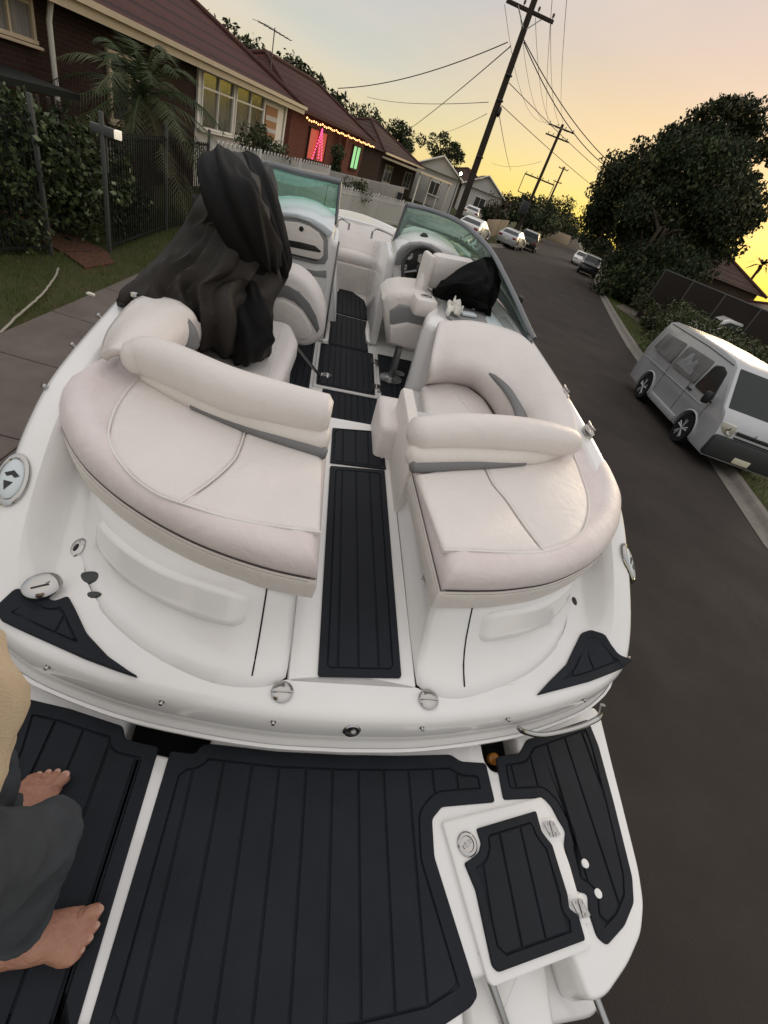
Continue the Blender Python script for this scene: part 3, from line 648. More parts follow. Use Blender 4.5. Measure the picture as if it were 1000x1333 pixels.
# port bench, coaming pad
mb = MB(); mb.slab(fillet([(-1.1,2.1),(-.50,2.1),(-.43,3.08),(-.50,3.32),(-1.1,3.32)], .05), [(0,-.02),(0,.26),(.01,.27)]); mb.build('bench_base', M['cream2'], boat)
mb = MB(); mb.slab(fillet([(-1.12,2.12),(-.47,2.12),(-.40,3.10),(-.48,3.36),(-1.12,3.36)], .06), [(.03,.27),(0,.30),(0,.37),(.012,.395),(.04,.41),(.07,.412)]); mb.build('bench_seat', M['cream'], boat)
sg = [[(140,470,.70),(150,432,.755),(186,394,.765),(232,398,.775)],[(152,463,.76),(176,438,.80),(210,416,.805),(246,410,.78)],[(170,464,.74),(205,458,.745),(236,436,.74),(255,420,.70)],[(190,470,.60),(225,466,.56),(250,450,.52),(275,435,.47)]]
cpad = patch([[B(*p) for p in r] for r in sg], 6, 6).build('coaming_pad', M['cream'], boat, smooth=180, solid=.03)
roll('grey_insert', [B(231,408,.80),B(240,420,.775),B(246,434,.735),B(248,450,.68)], [.012,.035,.045,.05], 'grey', cpad, n=12, sq=.6)
mb = MB(); mb.slab(fillet([(-1.16,2.3),(-1.02,2.3),(-1.0,3.9),(-1.16,4.0)], .05), [(0,.3),(0,.70),(.02,.735),(.05,.745)]); mb.build('coaming_roll', M['cream'], boat)
# port bucket seat (rounded back towards the stern)
bo = [(352,372),(356,364),(366,356),(380,356),(394,363),(407,376),(417,393),(423,412),(423,430),(418,443),(408,450),(396,453),(384,451),(372,447),(352,440)]
bs = plate('bucket_seat', [tuple(p) for p in spline([Vector((*p,0)) for p in bo], 3, closed=True) for p in [p[:2]]], 3.50, 3.75, 'cream', boat, bev=.05, smooth=60)
arc = [(352,374),(362,370),(375,372),(390,381),(403,395),(412,412),(416,428),(413,434),(405,420),(395,404),(382,393),(368,387),(352,388)]
plate('grey_insert', arc, 3.494, 3.6, 'grey', bs, bev=.006)
plate('seat_inset', [tuple(p[:2]) for p in spline([Vector((*p,0)) for p in ((352,396),(366,390),(382,397),(395,408),(404,424),(406,436),(398,444),(386,442),(352,436))], 3, closed=True)], 3.488, 3.6, 'cream2', bs, bev=.02, smooth=60)
mb = MB(); mb.lathe([(.03,0),(.03,.3)], c=(-.5,3.62,.0), n=14); mb.build('seat_pedestal', M['steel'], bs)
mb = MB(); mb.tube([B(381,446,.36), B(416,489,.01)], .012, 10); mb.build('table_leg', M['steel'], boat)
c = B(425, 489, .004); mb = MB(); mb.slab([(c.x+.055*math.cos(a), c.y+.045*math.sin(a)) for a in np.linspace(0, 2*math.pi, 25)[:-1]], [(0,0),(0,.008),(.012,.014),(.03,.014)]); mb.build('leg_socket', M['gel'], boat)
mb = MB(); mb.lathe([(.05,0),(.05,.01),(.02,.02)], c=B(520,487,.003), n=20); mb.build('leg_socket', M['steel'], boat)
# bow cockpit
mb = MB(); mb.slab([(-.22,5.72),(.27,5.72),(.55,5.6),(.7,5.3),(.75,6.2),(-.75,6.2),(-.7,5.3),(-.5,5.6)][:2]+[(.24,6.12),(-.24,6.12)], [(0,-.01),(0,.27),(.01,.28)]); mb.build('bow_seat_base', M['cream2'], boat)
mb = MB()
for sx in (-1, 1): mb.slab([(sx*.28,4.85),(sx*.80,4.85),(sx*.60,5.7),(sx*.28,5.95)], [(0,-.01),(0,.30),(.02,.34),(.05,.35)])
mb.build('bow_seat', M['cream'], boat)
roll('bow_cushion', [Vector((-.24,5.80,.33)), Vector((0,5.80,.34)), Vector((.26,5.80,.33))], [.07,.075,.07], 'cream', n=14)
sg = [[Vector((x,5.86+abs(x)*-.15,.38)) for x in (-.42,-.2,0,.2,.45)],[Vector((x,5.98-abs(x)*.15,.54)) for x in (-.42,-.2,0,.2,.45)],[Vector((x,6.10-abs(x)*.15,.645)) for x in (-.42,-.2,0,.2,.45)],[Vector((x,6.22-abs(x)*.15,.655)) for x in (-.42,-.2,0,.2,.45)]]
bwb = patch(sg, 5, 5).build('bow_backrest', M['cream'], boat, smooth=180, solid=.03)
c = BY(466, 311, 6.02); mb = MB(); mb.lathe([(.035,.012),(.035,-.008),(.02,-.012),(.001,-.010)], c=c, axis=(0,1,-.5), n=14); mb.build('bow_speaker', M['black'], bwb)
for p in (((440,287),(446,285),(455,291)), ((485,302),(492,298),(512,307),(515,312))):
    q = [B(x, y, .72) for x, y in p]; mb = MB(); mb.tube([Vector((q[0].x,q[0].y,.66))]+spline(q, 4)+[Vector((q[-1].x,q[-1].y,.66))], .012, 8); mb.build('bow_rail', M['chrome'], boat)
# ---------------- deck hardware
_R = [(.008,-.225),(-.004,-.205),(0,-.185),(.018,-.16),(.012,-.12),(.014,-.06),(.022,-.03),(.055,-.003),(.08,0),(.1,0),(.125,0)]
SURF = []
_rr = [ring(d, z) for d, z in _R]
for k in range(len(_rr)-1):
    for i in range(NL):
        if loop[i].y > 4.2 : continue
        a, b, c, d = _rr[k][i], _rr[k][(i+1) % NL], _rr[k+1][(i+1) % NL], _rr[k+1][i]; n = (b-a).cross(d-a).normalized()
        ce = Vector((0,2.0,-.3)); n = n if n.dot(a-ce) > 0 else -n
        for f_ in (0,.25,.5,.75):
            for g_ in (0,.33,.66): SURF.append((a.lerp(b, f_).lerp(d.lerp(c, f_), g_), n))
for k in range(len(grid)-1):
    for i in range(len(grid[0])-1):
        a, b, c, d = grid[k][i], grid[k][i+1], grid[k+1][i+1], grid[k+1][i]; n = (b-a).cross(d-a).normalized(); n = n if n.z > 0 else -n
        for f_ in (0,.33,.66):
            for g_ in (0,.33,.66): SURF.append((a.lerp(b, f_).lerp(d.lerp(c, f_), g_), n))
_SP = np.array([BW(p) for p, n in SURF])-np.array([0,0,HC]); _SC = _SP@MW; _vis = np.array([(RBW@n).dot(Vector((0,0,HC))-BW(p)) > 0 for p, n in SURF])
_PX = np.where(_SC[:,2:3] > .05, np.stack([PC[0]+F*_SC[:,0]/_SC[:,2], PC[1]+F*_SC[:,1]/_SC[:,2]], 1), 1e6)
def onskin(px, py):
    d = ((_PX-np.array([px, py]))**2).sum(1)+np.where(_vis, 0, 1e5); i = int(np.argmin(d)); return SURF[i]
def disc(name, px, z, r, prof, mt, axis=None, parent=boat, n=22):
    c = B(*px, z); mb = MB(); mb.lathe([(r*a, r*b) for a, b in prof], c=c, axis=axis or (0,0,1), n=n); return mb.build(name, M[mt], parent)
for px in ((367.5,900.5),(558,910.5)):
    o_ = disc('hinge_cover', px, .276, .036, [(1,0),(1,.08),(.85,.22),(.45,.30),(.01,.31)], 'chrome')
    c = B(*px, .285); mb = MB(); mb.box(c+Vector((0,0,.004)), (.068,.005,.004)); mb.build('hinge_pin', M['steel'], o_)
_p, _n = onskin(458, 950)
o_ = disc('push_latch', (458,950), _p.z, .031, [(1,0),(1,.15),(.85,.28),(.62,.28),(.55,.12),(.01,.12)], 'chrome', axis=_n)
c = _p+_n*.002; mb = MB(); mb.lathe([(.014,0),(.013,.008),(.006,.013),(.001,.014)], c=c, axis=_n, n=14); mb.build('latch_button', M['steel'], o_)
SN = [(62,868),(209,913),(355,940),(548,946),(660,936),(760,910),(838,864)]
for i, px in enumerate(SN):
    p, n = onskin(*px); mb = MB(); r = .0085; mb.lathe([(r*a, r*b) for a, b in [(1,-.3),(1,.3),(.6,.5),(.5,1.0),(.75,1.2),(.6,1.5),(.01,1.6)]], c=p, axis=n, n=12); mb.build('snap_stud', M['chrome'], boat)
mb = MB(); pth = [B(673,937,.20), B(680,942,.17), B(705,946,.15), B(745,938,.15), B(770,928,.16), B(778,921,.18), B(781,908,.22)]
for p in pth: p.y -= .03
mb.tube(spline(pth, 4), .0105, 10); mb.build('stern_grab_rail', M['chrome'], boat)
# fuel filler, speaker discs, courtesy lights on the port quarter
def wdisc(name, px, rx, ry, mt, lift=.003, sd=-1, th=.006, parent=boat, inlay=None, rot=0.0):
    # an oval plate seated on the deck surface
    best = None
    best_d = 9e9
    for iu in range(0, 141):
        for iv in range(0, 31):
            p = wallpt(sd, iu/140, iv/30); c = MW.T@(np.array(BW(p))-np.array([0,0,HC]))
            if c[2] <= .05: continue
            d = (PC[0]+F*c[0]/c[2]-px[0])**2+(PC[1]+F*c[1]/c[2]-px[1])**2
            if d < best_d: best_d = d; best = (iu/140, iv/30)
    u, v = best; p = wallpt(sd, u, v)
    n = (wallpt(sd, min(u+.01,1), v)-wallpt(sd, max(u-.01,0), v)).cross(wallpt(sd, u, min(v+.05,1))-wallpt(sd, u, max(v-.05,0))).normalized()
    if n.y > 0: n = -n
    return oval(name, p, n, rx, ry, mt, th, parent, rot)
def oval(name, p, n, rx, ry, mt, th=.006, parent=boat, rot=0.0, dish=False):
    t = Vector((0,0,1)).cross(n).normalized(); s_ = n.cross(t); t, s_ = t*math.cos(rot)+s_*math.sin(rot), s_*math.cos(rot)-t*math.sin(rot)
    mb = MB(); rings = []
    for k_, h in ((1,-.01),(1,th*.5),(.94,th),(.8,th*1.1),(.76,th*.55),(.02,th*.6)) if dish else ((1,-.01),(1,th*.5),(.93,th),(.5,th*1.4),(.02,th*1.5)):
        rings.append([p+t*rx*k_*math.cos(a)+s_*ry*k_*math.sin(a)+n*h for a in np.linspace(0, 2*math.pi, 25)[:-1]])
    mb.loft(rings, caps=(True, True)); return mb.build(name, M[mt], parent, smooth=50)
o_ = wdisc('rocker_latch', (90,714), .026, .042, 'chrome'); wdisc('latch_keyhole', (88,713), .007, .016, 'black', th=.012, parent=o_)
wdisc('pull_ring', (105,712), .015, .022, 'steel')
wdisc('speaker_vent', (111,757), .028, .055, 'vent', rot=-.5); wdisc('speaker_vent', (108,779), .014, .035, 'vent', rot=-.5)
c = B(55,763,deckz(*B(55,763,.3)[:2])); fc = oval('fuel_filler', B(55,763,.31), Vector((.18,-.25,1)).normalized(), .058, .046, 'chrome', .010, boat)
mb = MB(); mb.box(B(52,763,.323), (.05,.006,.004), rz=.5); mb.box(B(62,758,.323), (.014,.005,.003), rz=.5); mb.build('filler_slot', M['black'], fc)
wdisc('courtesy_lamp', (766,785), .012, .022, 'black', sd=1)
# round emblems on the stern quarters
for px, sd in (((16,625), -1), ((821,732), 1)):
    p, n = onskin(*px); p = p+n*.004
    em = oval('quarter_badge', p, n, .054, .10, 'chrome', .008, boat, rot=-.25*sd, dish=True)
    oval('badge_centre', p+n*.002, n, .038, .073, 'dash', .007, em, rot=-.25*sd)
    t = Vector((0,0,1)).cross(n).normalized(); s_ = n.cross(t); mb = MB()
    mb.add([p+n*.0135+t*a+s_*b for a, b in ((-.026,.014),(.0,.030),(.026,.014),(.013,.004),(0,.012),(-.013,.004))], [(0,5,4,1),(1,4,3,2)])
    mb.add([p+n*.0135+t*a+s_*b for a, b in ((-.016,-.012),(.016,-.012),(0,-.045))], [(0,1,2)]); mb.build('badge_mark', M['black'], em)
# cleats and light on the gunwales
for px, rz in (((735,511),.05),((767,560),.1)):
    c = B(*px, .72); mb = MB(); mb.slab([(c.x+.022*math.cos(a), c.y+.055*math.sin(a)) for a in np.linspace(0,2*math.pi,21)[:-1]], [(0,.70),(0,.722),(.006,.728)]); cl = mb.build('cleat', M['chrome'], boat)
    mb = MB(); mb.tube([c+Vector((0,-.045,.03)), c+Vector((0,-.02,.022)), c+Vector((0,.02,.022)), c+Vector((0,.045,.03))], [.004,.008,.008,.004], 8); mb.build('cleat_horn', M['steel'], cl)
c = B(176,394,.76); mb = MB(); mb.lathe([(.028,0),(.028,.008),(.016,.014),(.014,.028),(.02,.034),(.016,.046),(.001,.05)], c=c, n=16); mb.build('light_socket', M['chrome'], boat)
for px in ((62,505),(98,452),(127,409)):
    p, n = onskin(*px); mb = MB(); mb.lathe([(.009,-.003),(.008,.012),(.011,.016),(.008,.022),(.001,.023)], c=p, axis=n, n=10); mb.build('snap_stud', M['steel'], boat)
# ================================================================== THINGS LYING ON THE BOAT, AND THE PERSON
def bthing(o, label, cat):
    o.matrix_world = boat.matrix_world@o.matrix_basis if False else boat.matrix_world.copy(); return tag(o, label, cat)
def remesh(mb, vox, smooth_it=6):
    me = bpy.data.meshes.new('tmp'); me.from_pydata(mb.v, [], mb.f)
    bm = bmesh.new(); bm.from_mesh(me); bmesh.ops.recalc_face_normals(bm, faces=bm.faces); bm.to_mesh(me); bm.free()
    o = bpy.data.objects.new('tmp', me); COL.objects.link(o)
    md = o.modifiers.new('r', 'REMESH'); md.mode = 'VOXEL'; md.voxel_size = vox
    if smooth_it: md = o.modifiers.new('s', 'SMOOTH'); md.iterations = smooth_it; md.factor = .5
    dg = bpy.context.evaluated_depsgraph_get(); dg.update()
    m2 = bpy.data.meshes.new_from_object(o.evaluated_get(dg)); bpy.data.objects.remove(o); bpy.data.meshes.remove(me)
    m2.polygons.foreach_set('use_smooth', [True]*len(m2.polygons)); m2.materials.clear(); return m2
def meshobj(name, me, mt, parent=None):
    o = bpy.data.objects.new(name, me); COL.objects.link(o); me.materials.append(mt)
    if parent is not None: o.parent = parent
    return o
def folds(me, amp, freq, dirv, seed=0, up=None):
    # cloth folds: ridged noise stretched along dirv, pushed along the normals
    d = Vector(dirv).normalized(); n = len(me.vertices); co = np.empty(n*3); me.vertices.foreach_get('co', co); co = co.reshape(-1, 3)
    no = np.array([v.normal[:] for v in me.vertices])
    for i in range(n):
        p = Vector(co[i]); q = (p-d*p.dot(d)*.72)*freq+Vector((seed, seed*.7, 0))
        a = 1-min(1, abs(noise.noise(q)*2.2)); b = noise.noise(q*2.1+Vector((3,1,2)))
        co[i] += no[i]*amp*(a-.5+.35*b)
    me.vertices.foreach_set('co', co.ravel()); me.update()
# folded black cover heaped on the port lounge
cov = thing('canvas_cover', 'black folded boat cover heaped over the port lounge and gunwale', 'boat cover'); bthing(cov, None, None)
g = [[(268,207,1.20),(296,203,1.24),(322,205,1.24),(345,213,1.18),(356,232,1.1)],
     [(262,252,1.12),(292,255,1.20),(322,250,1.22),(350,262,1.12),(364,292,1.0)],
     [(236,300,.93),(278,296,1.04),(318,300,1.10),(352,318,1.0),(374,345,.86)],
     [(196,345,.80),(245,335,.90),(300,345,.95),(345,358,.86),(372,368,.74)],
     [(152,389,.755),(200,378,.82),(255,375,.84),(310,386,.82),(358,396,.66)],
     [(182,390,.74),(212,396,.77),(254,404,.76),(300,420,.72),(356,425,.58)],
     [(226,404,.70),(240,410,.72),(252,432,.62),(296,452,.54),(354,458,.50)],
     [(232,402,.64),(244,412,.62),(256,438,.50),(304,462,.43),(352,464,.43)]]
gp_ = [[B(*p) for p in r] for r in g]
def pleat(x):                              # sharp crests, broad troughs
    t = abs((x % 1.0)*2-1); return .5*(1-t)**1.4+.5*(.5+.5*math.cos(math.pi*t))
def cloth_grid(gp_, nu, nv, npl, amp, seed, v0=.0, up=None):
    rows = [spline(r, nu) for r in gp_]; cols = [spline(list(c), nv) for c in zip(*rows)]; rows = [list(r) for r in zip(*cols)]
    out = []; nr = len(rows); nc = len(rows[0])
    for i in range(nr):
        o = []
        for j in range(nc):
            u = j/(nc-1); v = i/(nr-1); p = rows[i][j]
            tu = rows[i][min(j+1,nc-1)]-rows[i][max(j-1,0)]; tv = rows[min(i+1,nr-1)][j]-rows[max(i-1,0)][j]; n = tu.cross(tv)
            n = n.normalized() if n.length > 1e-9 else Vector((0,0,1)); n = n if n.dot(Vector((CX,0,HB))-p) > 0 else -n
            w1 = noise.noise(Vector((u*2.2,v*1.6,seed))); w2 = noise.noise(Vector((u*4+3,v*5,seed+4)))
            f1 = pleat(u*npl+w1*1.5+v*.6)-.35; f2 = pleat(v*3.2+u*2.1*(1 if seed % 2 else -1)+w1*1.2+.3)-.35; f3 = pleat(u*npl*.6-v*2.6+w2*.8)-.35
            k = v0+(1-v0)*sm(0,.5,v); e = sm(0,.06,u)*sm(0,.06,1-u)
            o.append(p+n*amp*(f1*k+.55*f2*(.5+w2)+.5*f3)*(.35+.65*e))
        out.append(o)
    return out
def cloth_sheet(name, rows, mt, par, th=.03, back=Vector((-.03,.07,-.06))):
    mb = MB(); bk_ = [[p+back for p in r] for r in rows]
    mb.loft([a_+b_[::-1] for a_, b_ in zip(rows, bk_)], closed=True, caps=(True, True)); return mb.build(name, mt, par, smooth=38)
cloth_sheet('canvas_sheet', cloth_grid(gp_, 18, 14, 5.5, .052, 2, .25), M['canvas2'], cov)
def pleated_roll(name, path, rad, npl, amp, seed, mt, par, n=72, k=9):
    pts = spline(path, k); rr = [v.x for v in spline([Vector((r_,0,0)) for r_ in rad], k)]; t0 = (pts[1]-pts[0]).normalized(); nx = Vector((1,0,0)); nx = (nx-t0*nx.dot(t0)).normalized(); rings = []
    for i, p in enumerate(pts):
        t = (pts[min(i+1,len(pts)-1)]-pts[max(i-1,0)]).normalized(); nx = (nx-t*nx.dot(t)).normalized(); ny = t.cross(nx); v = i/(len(pts)-1); r_ = []
        for j in range(n):
            a_ = 2*math.pi*j/n; q = Vector((math.cos(a_), math.sin(a_), v*1.4)); w1 = noise.noise(q*1.1+Vector((seed,0,0))); w2 = noise.noise(q*2.4+Vector((0,seed,0)))
            f1 = pleat(round(npl*.7)*j/n+w1*.9+v*.9)-.35; f2 = pleat(v*2.2+w1*1.5+.35*w2)-.35
            r_.append(p+(nx*math.cos(a_)+ny*math.sin(a_))*(rr[i]+amp*.95*(f1+.5*f2+.6*w1)*(.25+.75*sm(0,.3,v))))
        rings.append(r_)
    mb = MB(); mb.loft(rings, caps=(True, True)); return mb.build(name, mt, par, smooth=75)
# darker bundled cloth standing up behind, with a flap hanging down its starboard side
pleated_roll('canvas_bundle', [B(292,210,1.24),B(291,222,1.235),B(297,246,1.22),B(308,272,1.18),B(322,300,1.10),B(338,328,.98),B(352,348,.88)], [.07,.10,.12,.125,.115,.10,.05], 5, .032, 3, M['canvas'], cov)
pleated_roll('canvas_flap', [B(322,208,1.24),B(330,220,1.22),B(338,245,1.17),B(346,280,1.08),B(356,315,.98),B(364,342,.88),B(369,358,.80)], [.05,.07,.08,.085,.08,.07,.03], 4, .024, 11, M['canvas'], cov)
pleated_roll('canvas_corner', [B(252,255,1.02),B(258,266,1.02),B(268,280,1.02),B(284,292,1.04)], [.008,.035,.06,.06], 3, .014, 5, M['canvas'], cov, n=36)
pleated_roll('canvas_bunch', [B(318,368,.80),B(322,392,.74),B(325,420,.66),B(322,446,.56),B(318,460,.46)], [.06,.10,.12,.115,.07], 4, .034, 7, M['canvas'], cov)
# black towel over the helm side
tw = thing('towel', 'black towel draped over the helm seat and side ledge', 'towel'); bthing(tw, None, None)
g = [[(562,377,.66),(585,360,.85),(612,345,.98),(634,335,1.0),(646,346,.99),(652,366,.93)],
     [(566,380,.72),(590,366,.90),(616,356,.97),(636,352,.98),(644,366,.92),(650,382,.84)],
     [(574,384,.74),(594,376,.86),(614,372,.92),(632,372,.92),(640,384,.84),(644,395,.80)],
     [(582,388,.76),(598,386,.80),(614,388,.83),(628,390,.82),(636,398,.77),(640,404,.765)],
     [(584,391,.755),(600,393,.765),(614,398,.765),(626,402,.765),(636,407,.76),(640,409,.76)]]
gp_ = [[B(*p).lerp(Vector((CX,0,HB)), .03) for p in r] for r in g]
cloth_sheet('towel_cloth', cloth_grid(gp_, 12, 12, 3.2, .030, 5, .5), M['towel'], tw, back=Vector((.02,.07,-.05)))
# crumpled white rag, steel tray with a small bottle on it
mb = MB(); c = B(594,404,.79)
for i in range(16):
    a = c+Vector((rng.normal(0,.035), rng.normal(0,.05), rng.uniform(-.02,.0))); b_ = a+Vector((rng.normal(0,.02), rng.normal(0,.02), rng.uniform(.02,.085)))
    mb.tube([a, b_], [.024,.006], 7)
me = remesh(mb, .007, 2); folds(me, .008, 22, (0,0,1), 4)
rag = meshobj('rag', me, mat('white_tissue', (.72,.70,.64), .9, bump=.3, bscale=120)); bthing(rag, 'crumpled white cloth bundle lying on the starboard ledge', 'cloth')
c = B(609,411,.76); mb = MB(); mb.box(c+Vector((0,0,.012)), (.12,.06,.022), rz=.2, bev=.008); mb.box(c+Vector((0,-.005,.024)), (.08,.03,.006), rz=.2, bev=.002)
o_ = mb.build('tool_tray', M['dash']); bthing(o_, 'small pale blue plastic block lying beside the white cloth', 'tray')
c = B(617,402,.765); mb = MB(); mb.lathe([(.018,0),(.018,.004),(.005,.009),(.005,.045),(.016,.06),(.02,.085),(.017,.10),(.001,.10)], c=c, n=14)
o_ = mb.build('small_goblet', mat('frosted_white', (.7,.7,.68), .25)); bthing(o_, 'little white stemmed cup standing by the black towel', 'cup')
# ---------------- the person standing on the port side of the platform
per = thing('person', 'barefoot person in tan shirt and grey trousers standing on the port platform mat', 'person'); bthing(per, None, None)
fw = Vector((.82,.57,0)).normalized(); sd_ = Vector((fw.y,-fw.x,0))         # forward, and towards the right hand
Z = Vector((0,0,1))
def foot(mb, nails, toe, ankle_h, mirror, fw):
    sd_ = Vector((fw.y,-fw.x,0)); W_ = 1.16
    # toe: tip of the big toe on the mat; the little toe lies on the outer side
    o = toe-fw*.245; out = sd_*mirror          # heel back along the foot; out = outward
    def P(f_, s_, z): return o+fw*f_+out*s_+Z*z
    sec = [(-.012,.03,.022,.022,.03),(.0,.03,.034,.032,.032),(.02,.03,.042,.038,.037),(.06,.03,.044,.046,.05),(.10,.034,.046,.05,.055),(.14,.036,.044,.038,.046),(.175,.044,.051,.027,.035),(.20,.045,.050,.019,.025),(.212,.043,.044,.014,.02)]
    rings = []
    for f_, s_, w_, h_, zc in sec:
        r_ = []
        for k in range(18):
            a = 2*math.pi*k/18; y = math.cos(a)*W_; z = math.sin(a); zz = zc*.62+h_*z*(.75 if z < 0 else 1); r_.append(P(f_, s_+w_*y, max(zz, .002)))
        rings.append(r_)
    mb.loft(rings, caps=(True, True))
    toes = [(.247,.008,.0175),(.245,.038,.0125),(.234,.060,.0115),(.219,.079,.011),(.200,.095,.011)]
    for (f_, s_, r_) in toes:
        b0 = P(f_-.058, s_*.70+.012, .02); b1 = P(f_-.030, s_, r_*1.55); b2_ = P(f_-.008, s_+.001, r_*1.0)
        mb.tube([b0, b1, P(f_-.014, s_, r_*1.15), b2_, P(f_-.001, s_, r_*.85)], [r_*1.12,r_*.98,r_*1.08,r_*.98,r_*.35], 12)
        nails.append((P(f_-.0075, s_, r_*2.02), r_*.72))
    mb.tube([P(.045,.024,.04), P(.05,.022,.09), P(.05,.02,.16)], [.036,.031,.034], 14)
    mb.lathe([(.001,-.014),(.012,-.008),(.014,0),(.012,.008),(.001,.014)], c=P(.06,-.008,.085), axis=out, n=10)
    return P(.05,.02,.10)
mb = MB(); nl = []
FWR = Vector((.982,.19,0)).normalized(); FWL = Vector((.42,.907,0)).normalized()
aR = foot(mb, nl, Vector((-.638,.170,0.0)), .1, 1, FWR)
aL = foot(mb, nl, Vector((-.845,.482,0.0)), .1, -1, FWL)
hip = Vector((-.935,.150,.86)); hR = hip+sd_*.085; hL = hip-sd_*.085
kR = Vector((-.715,.205,.47)); kL = Vector((-.87,.315,.48))
for a_, k_, h_ in ((aR, kR, hR), (aL, kL, hL)):
    mid = a_.lerp(k_, .6)-fw*.02
    mb.tube([a_-Z*.03, a_+Z*.04, mid, k_, k_.lerp(h_, .5), h_+Z*.03], [.033,.036,.055,.055,.072,.088], 16)
chest = hip+fw*.09+Z*.36; neck = chest+fw*.045+Z*.20
tor = [(hip-Z*.06,.15,.10),(hip+Z*.06,.155,.112),(hip.lerp(chest,.5),.15,.115),(chest,.175,.125),(chest.lerp(neck,.55),.165,.10),(chest.lerp(neck,.85),.10,.07),(neck,.058,.055),(neck+fw*.02+Z*.09,.055,.055)]
mb.loft([[c_+sd_*w_*math.cos(2*math.pi*k/20)+fw*d_*math.sin(2*math.pi*k/20) for k in range(20)] for c_, w_, d_ in tor], caps=(True, True))
hd = neck+fw*.05+Z*.17
rings = []
for i in range(13):
    t = i/12; ang = math.pi*(t-.5); rz_ = math.cos(ang); zz = math.sin(ang)*.118
    w_ = .076*rz_**.7*(1-.16*max(0, -math.sin(ang))); d_ = .096*rz_**.7; rings.append([hd+Z*zz+sd_*w_*math.cos(2*math.pi*k/20)+fw*(d_*math.sin(2*math.pi*k/20)+.012*(zz < -.03)) for k in range(20)])
mb.loft(rings[0:], caps=(True, True))
mb.tube([hd+fw*.088+Z*.022, hd+fw*.112-Z*.022, hd+fw*.09-Z*.03], [.009,.015,.010], 8)           # nose
mb.tube([hd+fw*.088-Z*.055-sd_*.022, hd+fw*.095-Z*.054, hd+fw*.088-Z*.055+sd_*.022], [.004,.008,.004], 8)
for s_ in (-1, 1): mb.lathe([(.001,-.006),(.02,-.004),(.026,.004),(.02,.008),(.001,.006)], c=hd+sd_*s_*.076-fw*.01, axis=sd_, n=12)
# arms: right hand raised to where the phone is held, left arm hanging
def hand(mb, wrist, d, up_, palm_n):
    d = d.normalized(); s_ = d.cross(palm_n).normalized(); mb.tube([wrist, wrist+d*.045, wrist+d*.09], [.025,.038,.036], 12, squash=.5)
    for k, (off, ln) in enumerate(((-.03,.068),(-.01,.078),(.01,.074),(.029,.058))):
        b0 = wrist+d*.08+s_*off; mb.tube([b0, b0+d*ln*.45, b0+d*ln*.75+palm_n*ln*.25, b0+d*ln*.9+palm_n*ln*.55], [.0095,.009,.008,.006], 8)
    b0 = wrist+d*.03-s_*.03; mb.tube([b0, b0+d*.03-s_*.028, b0+d*.058-s_*.03+palm_n*.012], [.013,.011,.008], 8)
shR = chest+sd_*.19+Z*.10; shL = chest-sd_*.19+Z*.10
elR = shR+sd_*.10-fw*.16-Z*.20; wrR = elR+Vector((.14,-.12,.20)).normalized()*.245
elL = shL-sd_*.06-fw*.10-Z*.28; wrL = elL+(-Z*.9+fw*.3-sd_*.05).normalized()*.25
for s0, e0, w0 in ((shR, elR, wrR), (shL, elL, wrL)):
    mb.tube([s0-Z*.0, s0.lerp(e0,.5), e0, e0.lerp(w0,.4), w0], [.058,.048,.040,.038,.026], 14)
hand(mb, wrR, (wrR-elR), Z, fw); hand(mb, wrL, (wrL-elL), Z, sd_)
me = remesh(mb, .0042, 4); body = meshobj('body', me, M['skin'], per)
for p, r_ in nl:
    mb = MB(); mb.slab([(p.x+r_*math.cos(a), p.y+r_*.85*math.sin(a)) for a in np.linspace(0, 2*math.pi, 13)[:-1]], [(0,p.z-.004),(0,p.z-.0012),(r_*.4,p.z-.0002)]); mb.build('toenail', M['nail'], per)
for s_ in (-1, 1):
    e_ = hd+fw*.082+sd_*s_*.031+Z*.012; mb = MB(); mb.lathe([(.001,-.011),(.008,-.008),(.0115,0),(.008,.008),(.001,.011)], c=e_, axis=fw, n=12); mb.build('eye', M['pipe'], per)
    mb = MB(); mb.lathe([(.0055,.0),(.004,.002),(.001,.0025)], c=e_+fw*.0095, axis=fw, n=10); mb.build('pupil', M['black'], per)
rings = []
for i in range(9):
    ang = math.pi*(i/8*.55-.05); rz_ = math.cos(ang); zz = math.sin(ang)*.126
    rings.append([hd+Z*(zz+.004)+sd_*.086*rz_**.7*math.cos(2*math.pi*k/20)+fw*(.104*rz_**.7*math.sin(2*math.pi*k/20)*(1 if math.sin(2*math.pi*k/20) < 0 else .9)-.012) for k in range(20)])
mb = MB(); mb.loft(rings, caps=(True, True)); mb.build('hair', M['hair'], per)
mb = MB()                                                                       # trousers
for a_, k_, h_ in ((aR, kR, hR), (aL, kL, hL)):
    mid = a_.lerp(k_, .55)-fw*.015; mb.tube([a_+Z*.06, a_.lerp(mid,.5), mid, k_+fw*.006, k_.lerp(h_, .5), h_+Z*.02], [.074,.080,.086,.090,.104,.112], 20)
mb.loft([[c_+sd_*w_*math.cos(2*math.pi*k/20)+fw*d_*math.sin(2*math.pi*k/20) for k in range(20)] for c_, w_, d_ in ((hip-Z*.09,.16,.11),(hip,.175,.13),(hip+Z*.10,.168,.128))], caps=(True, True))
me = remesh(mb, .008, 8); folds(me, .026, 5.5, (.3,.2,1), 3); folds(me, .010, 13, (.8,.5,.3), 6); meshobj('trousers', me, M['trouser'], per)
mb = MB()                                                                       # loose shirt
belly = hip.lerp(chest, .35)+fw*.13
tor2 = [(hip+fw*.09-Z*.06,.21,.19),(hip+fw*.10+Z*.03,.21,.19),(belly,.205,.185),(chest+fw*.05,.205,.165),(chest.lerp(neck,.5)+fw*.02,.19,.115),(chest.lerp(neck,.82),.115,.08),(chest.lerp(neck,.9),.08,.07)]
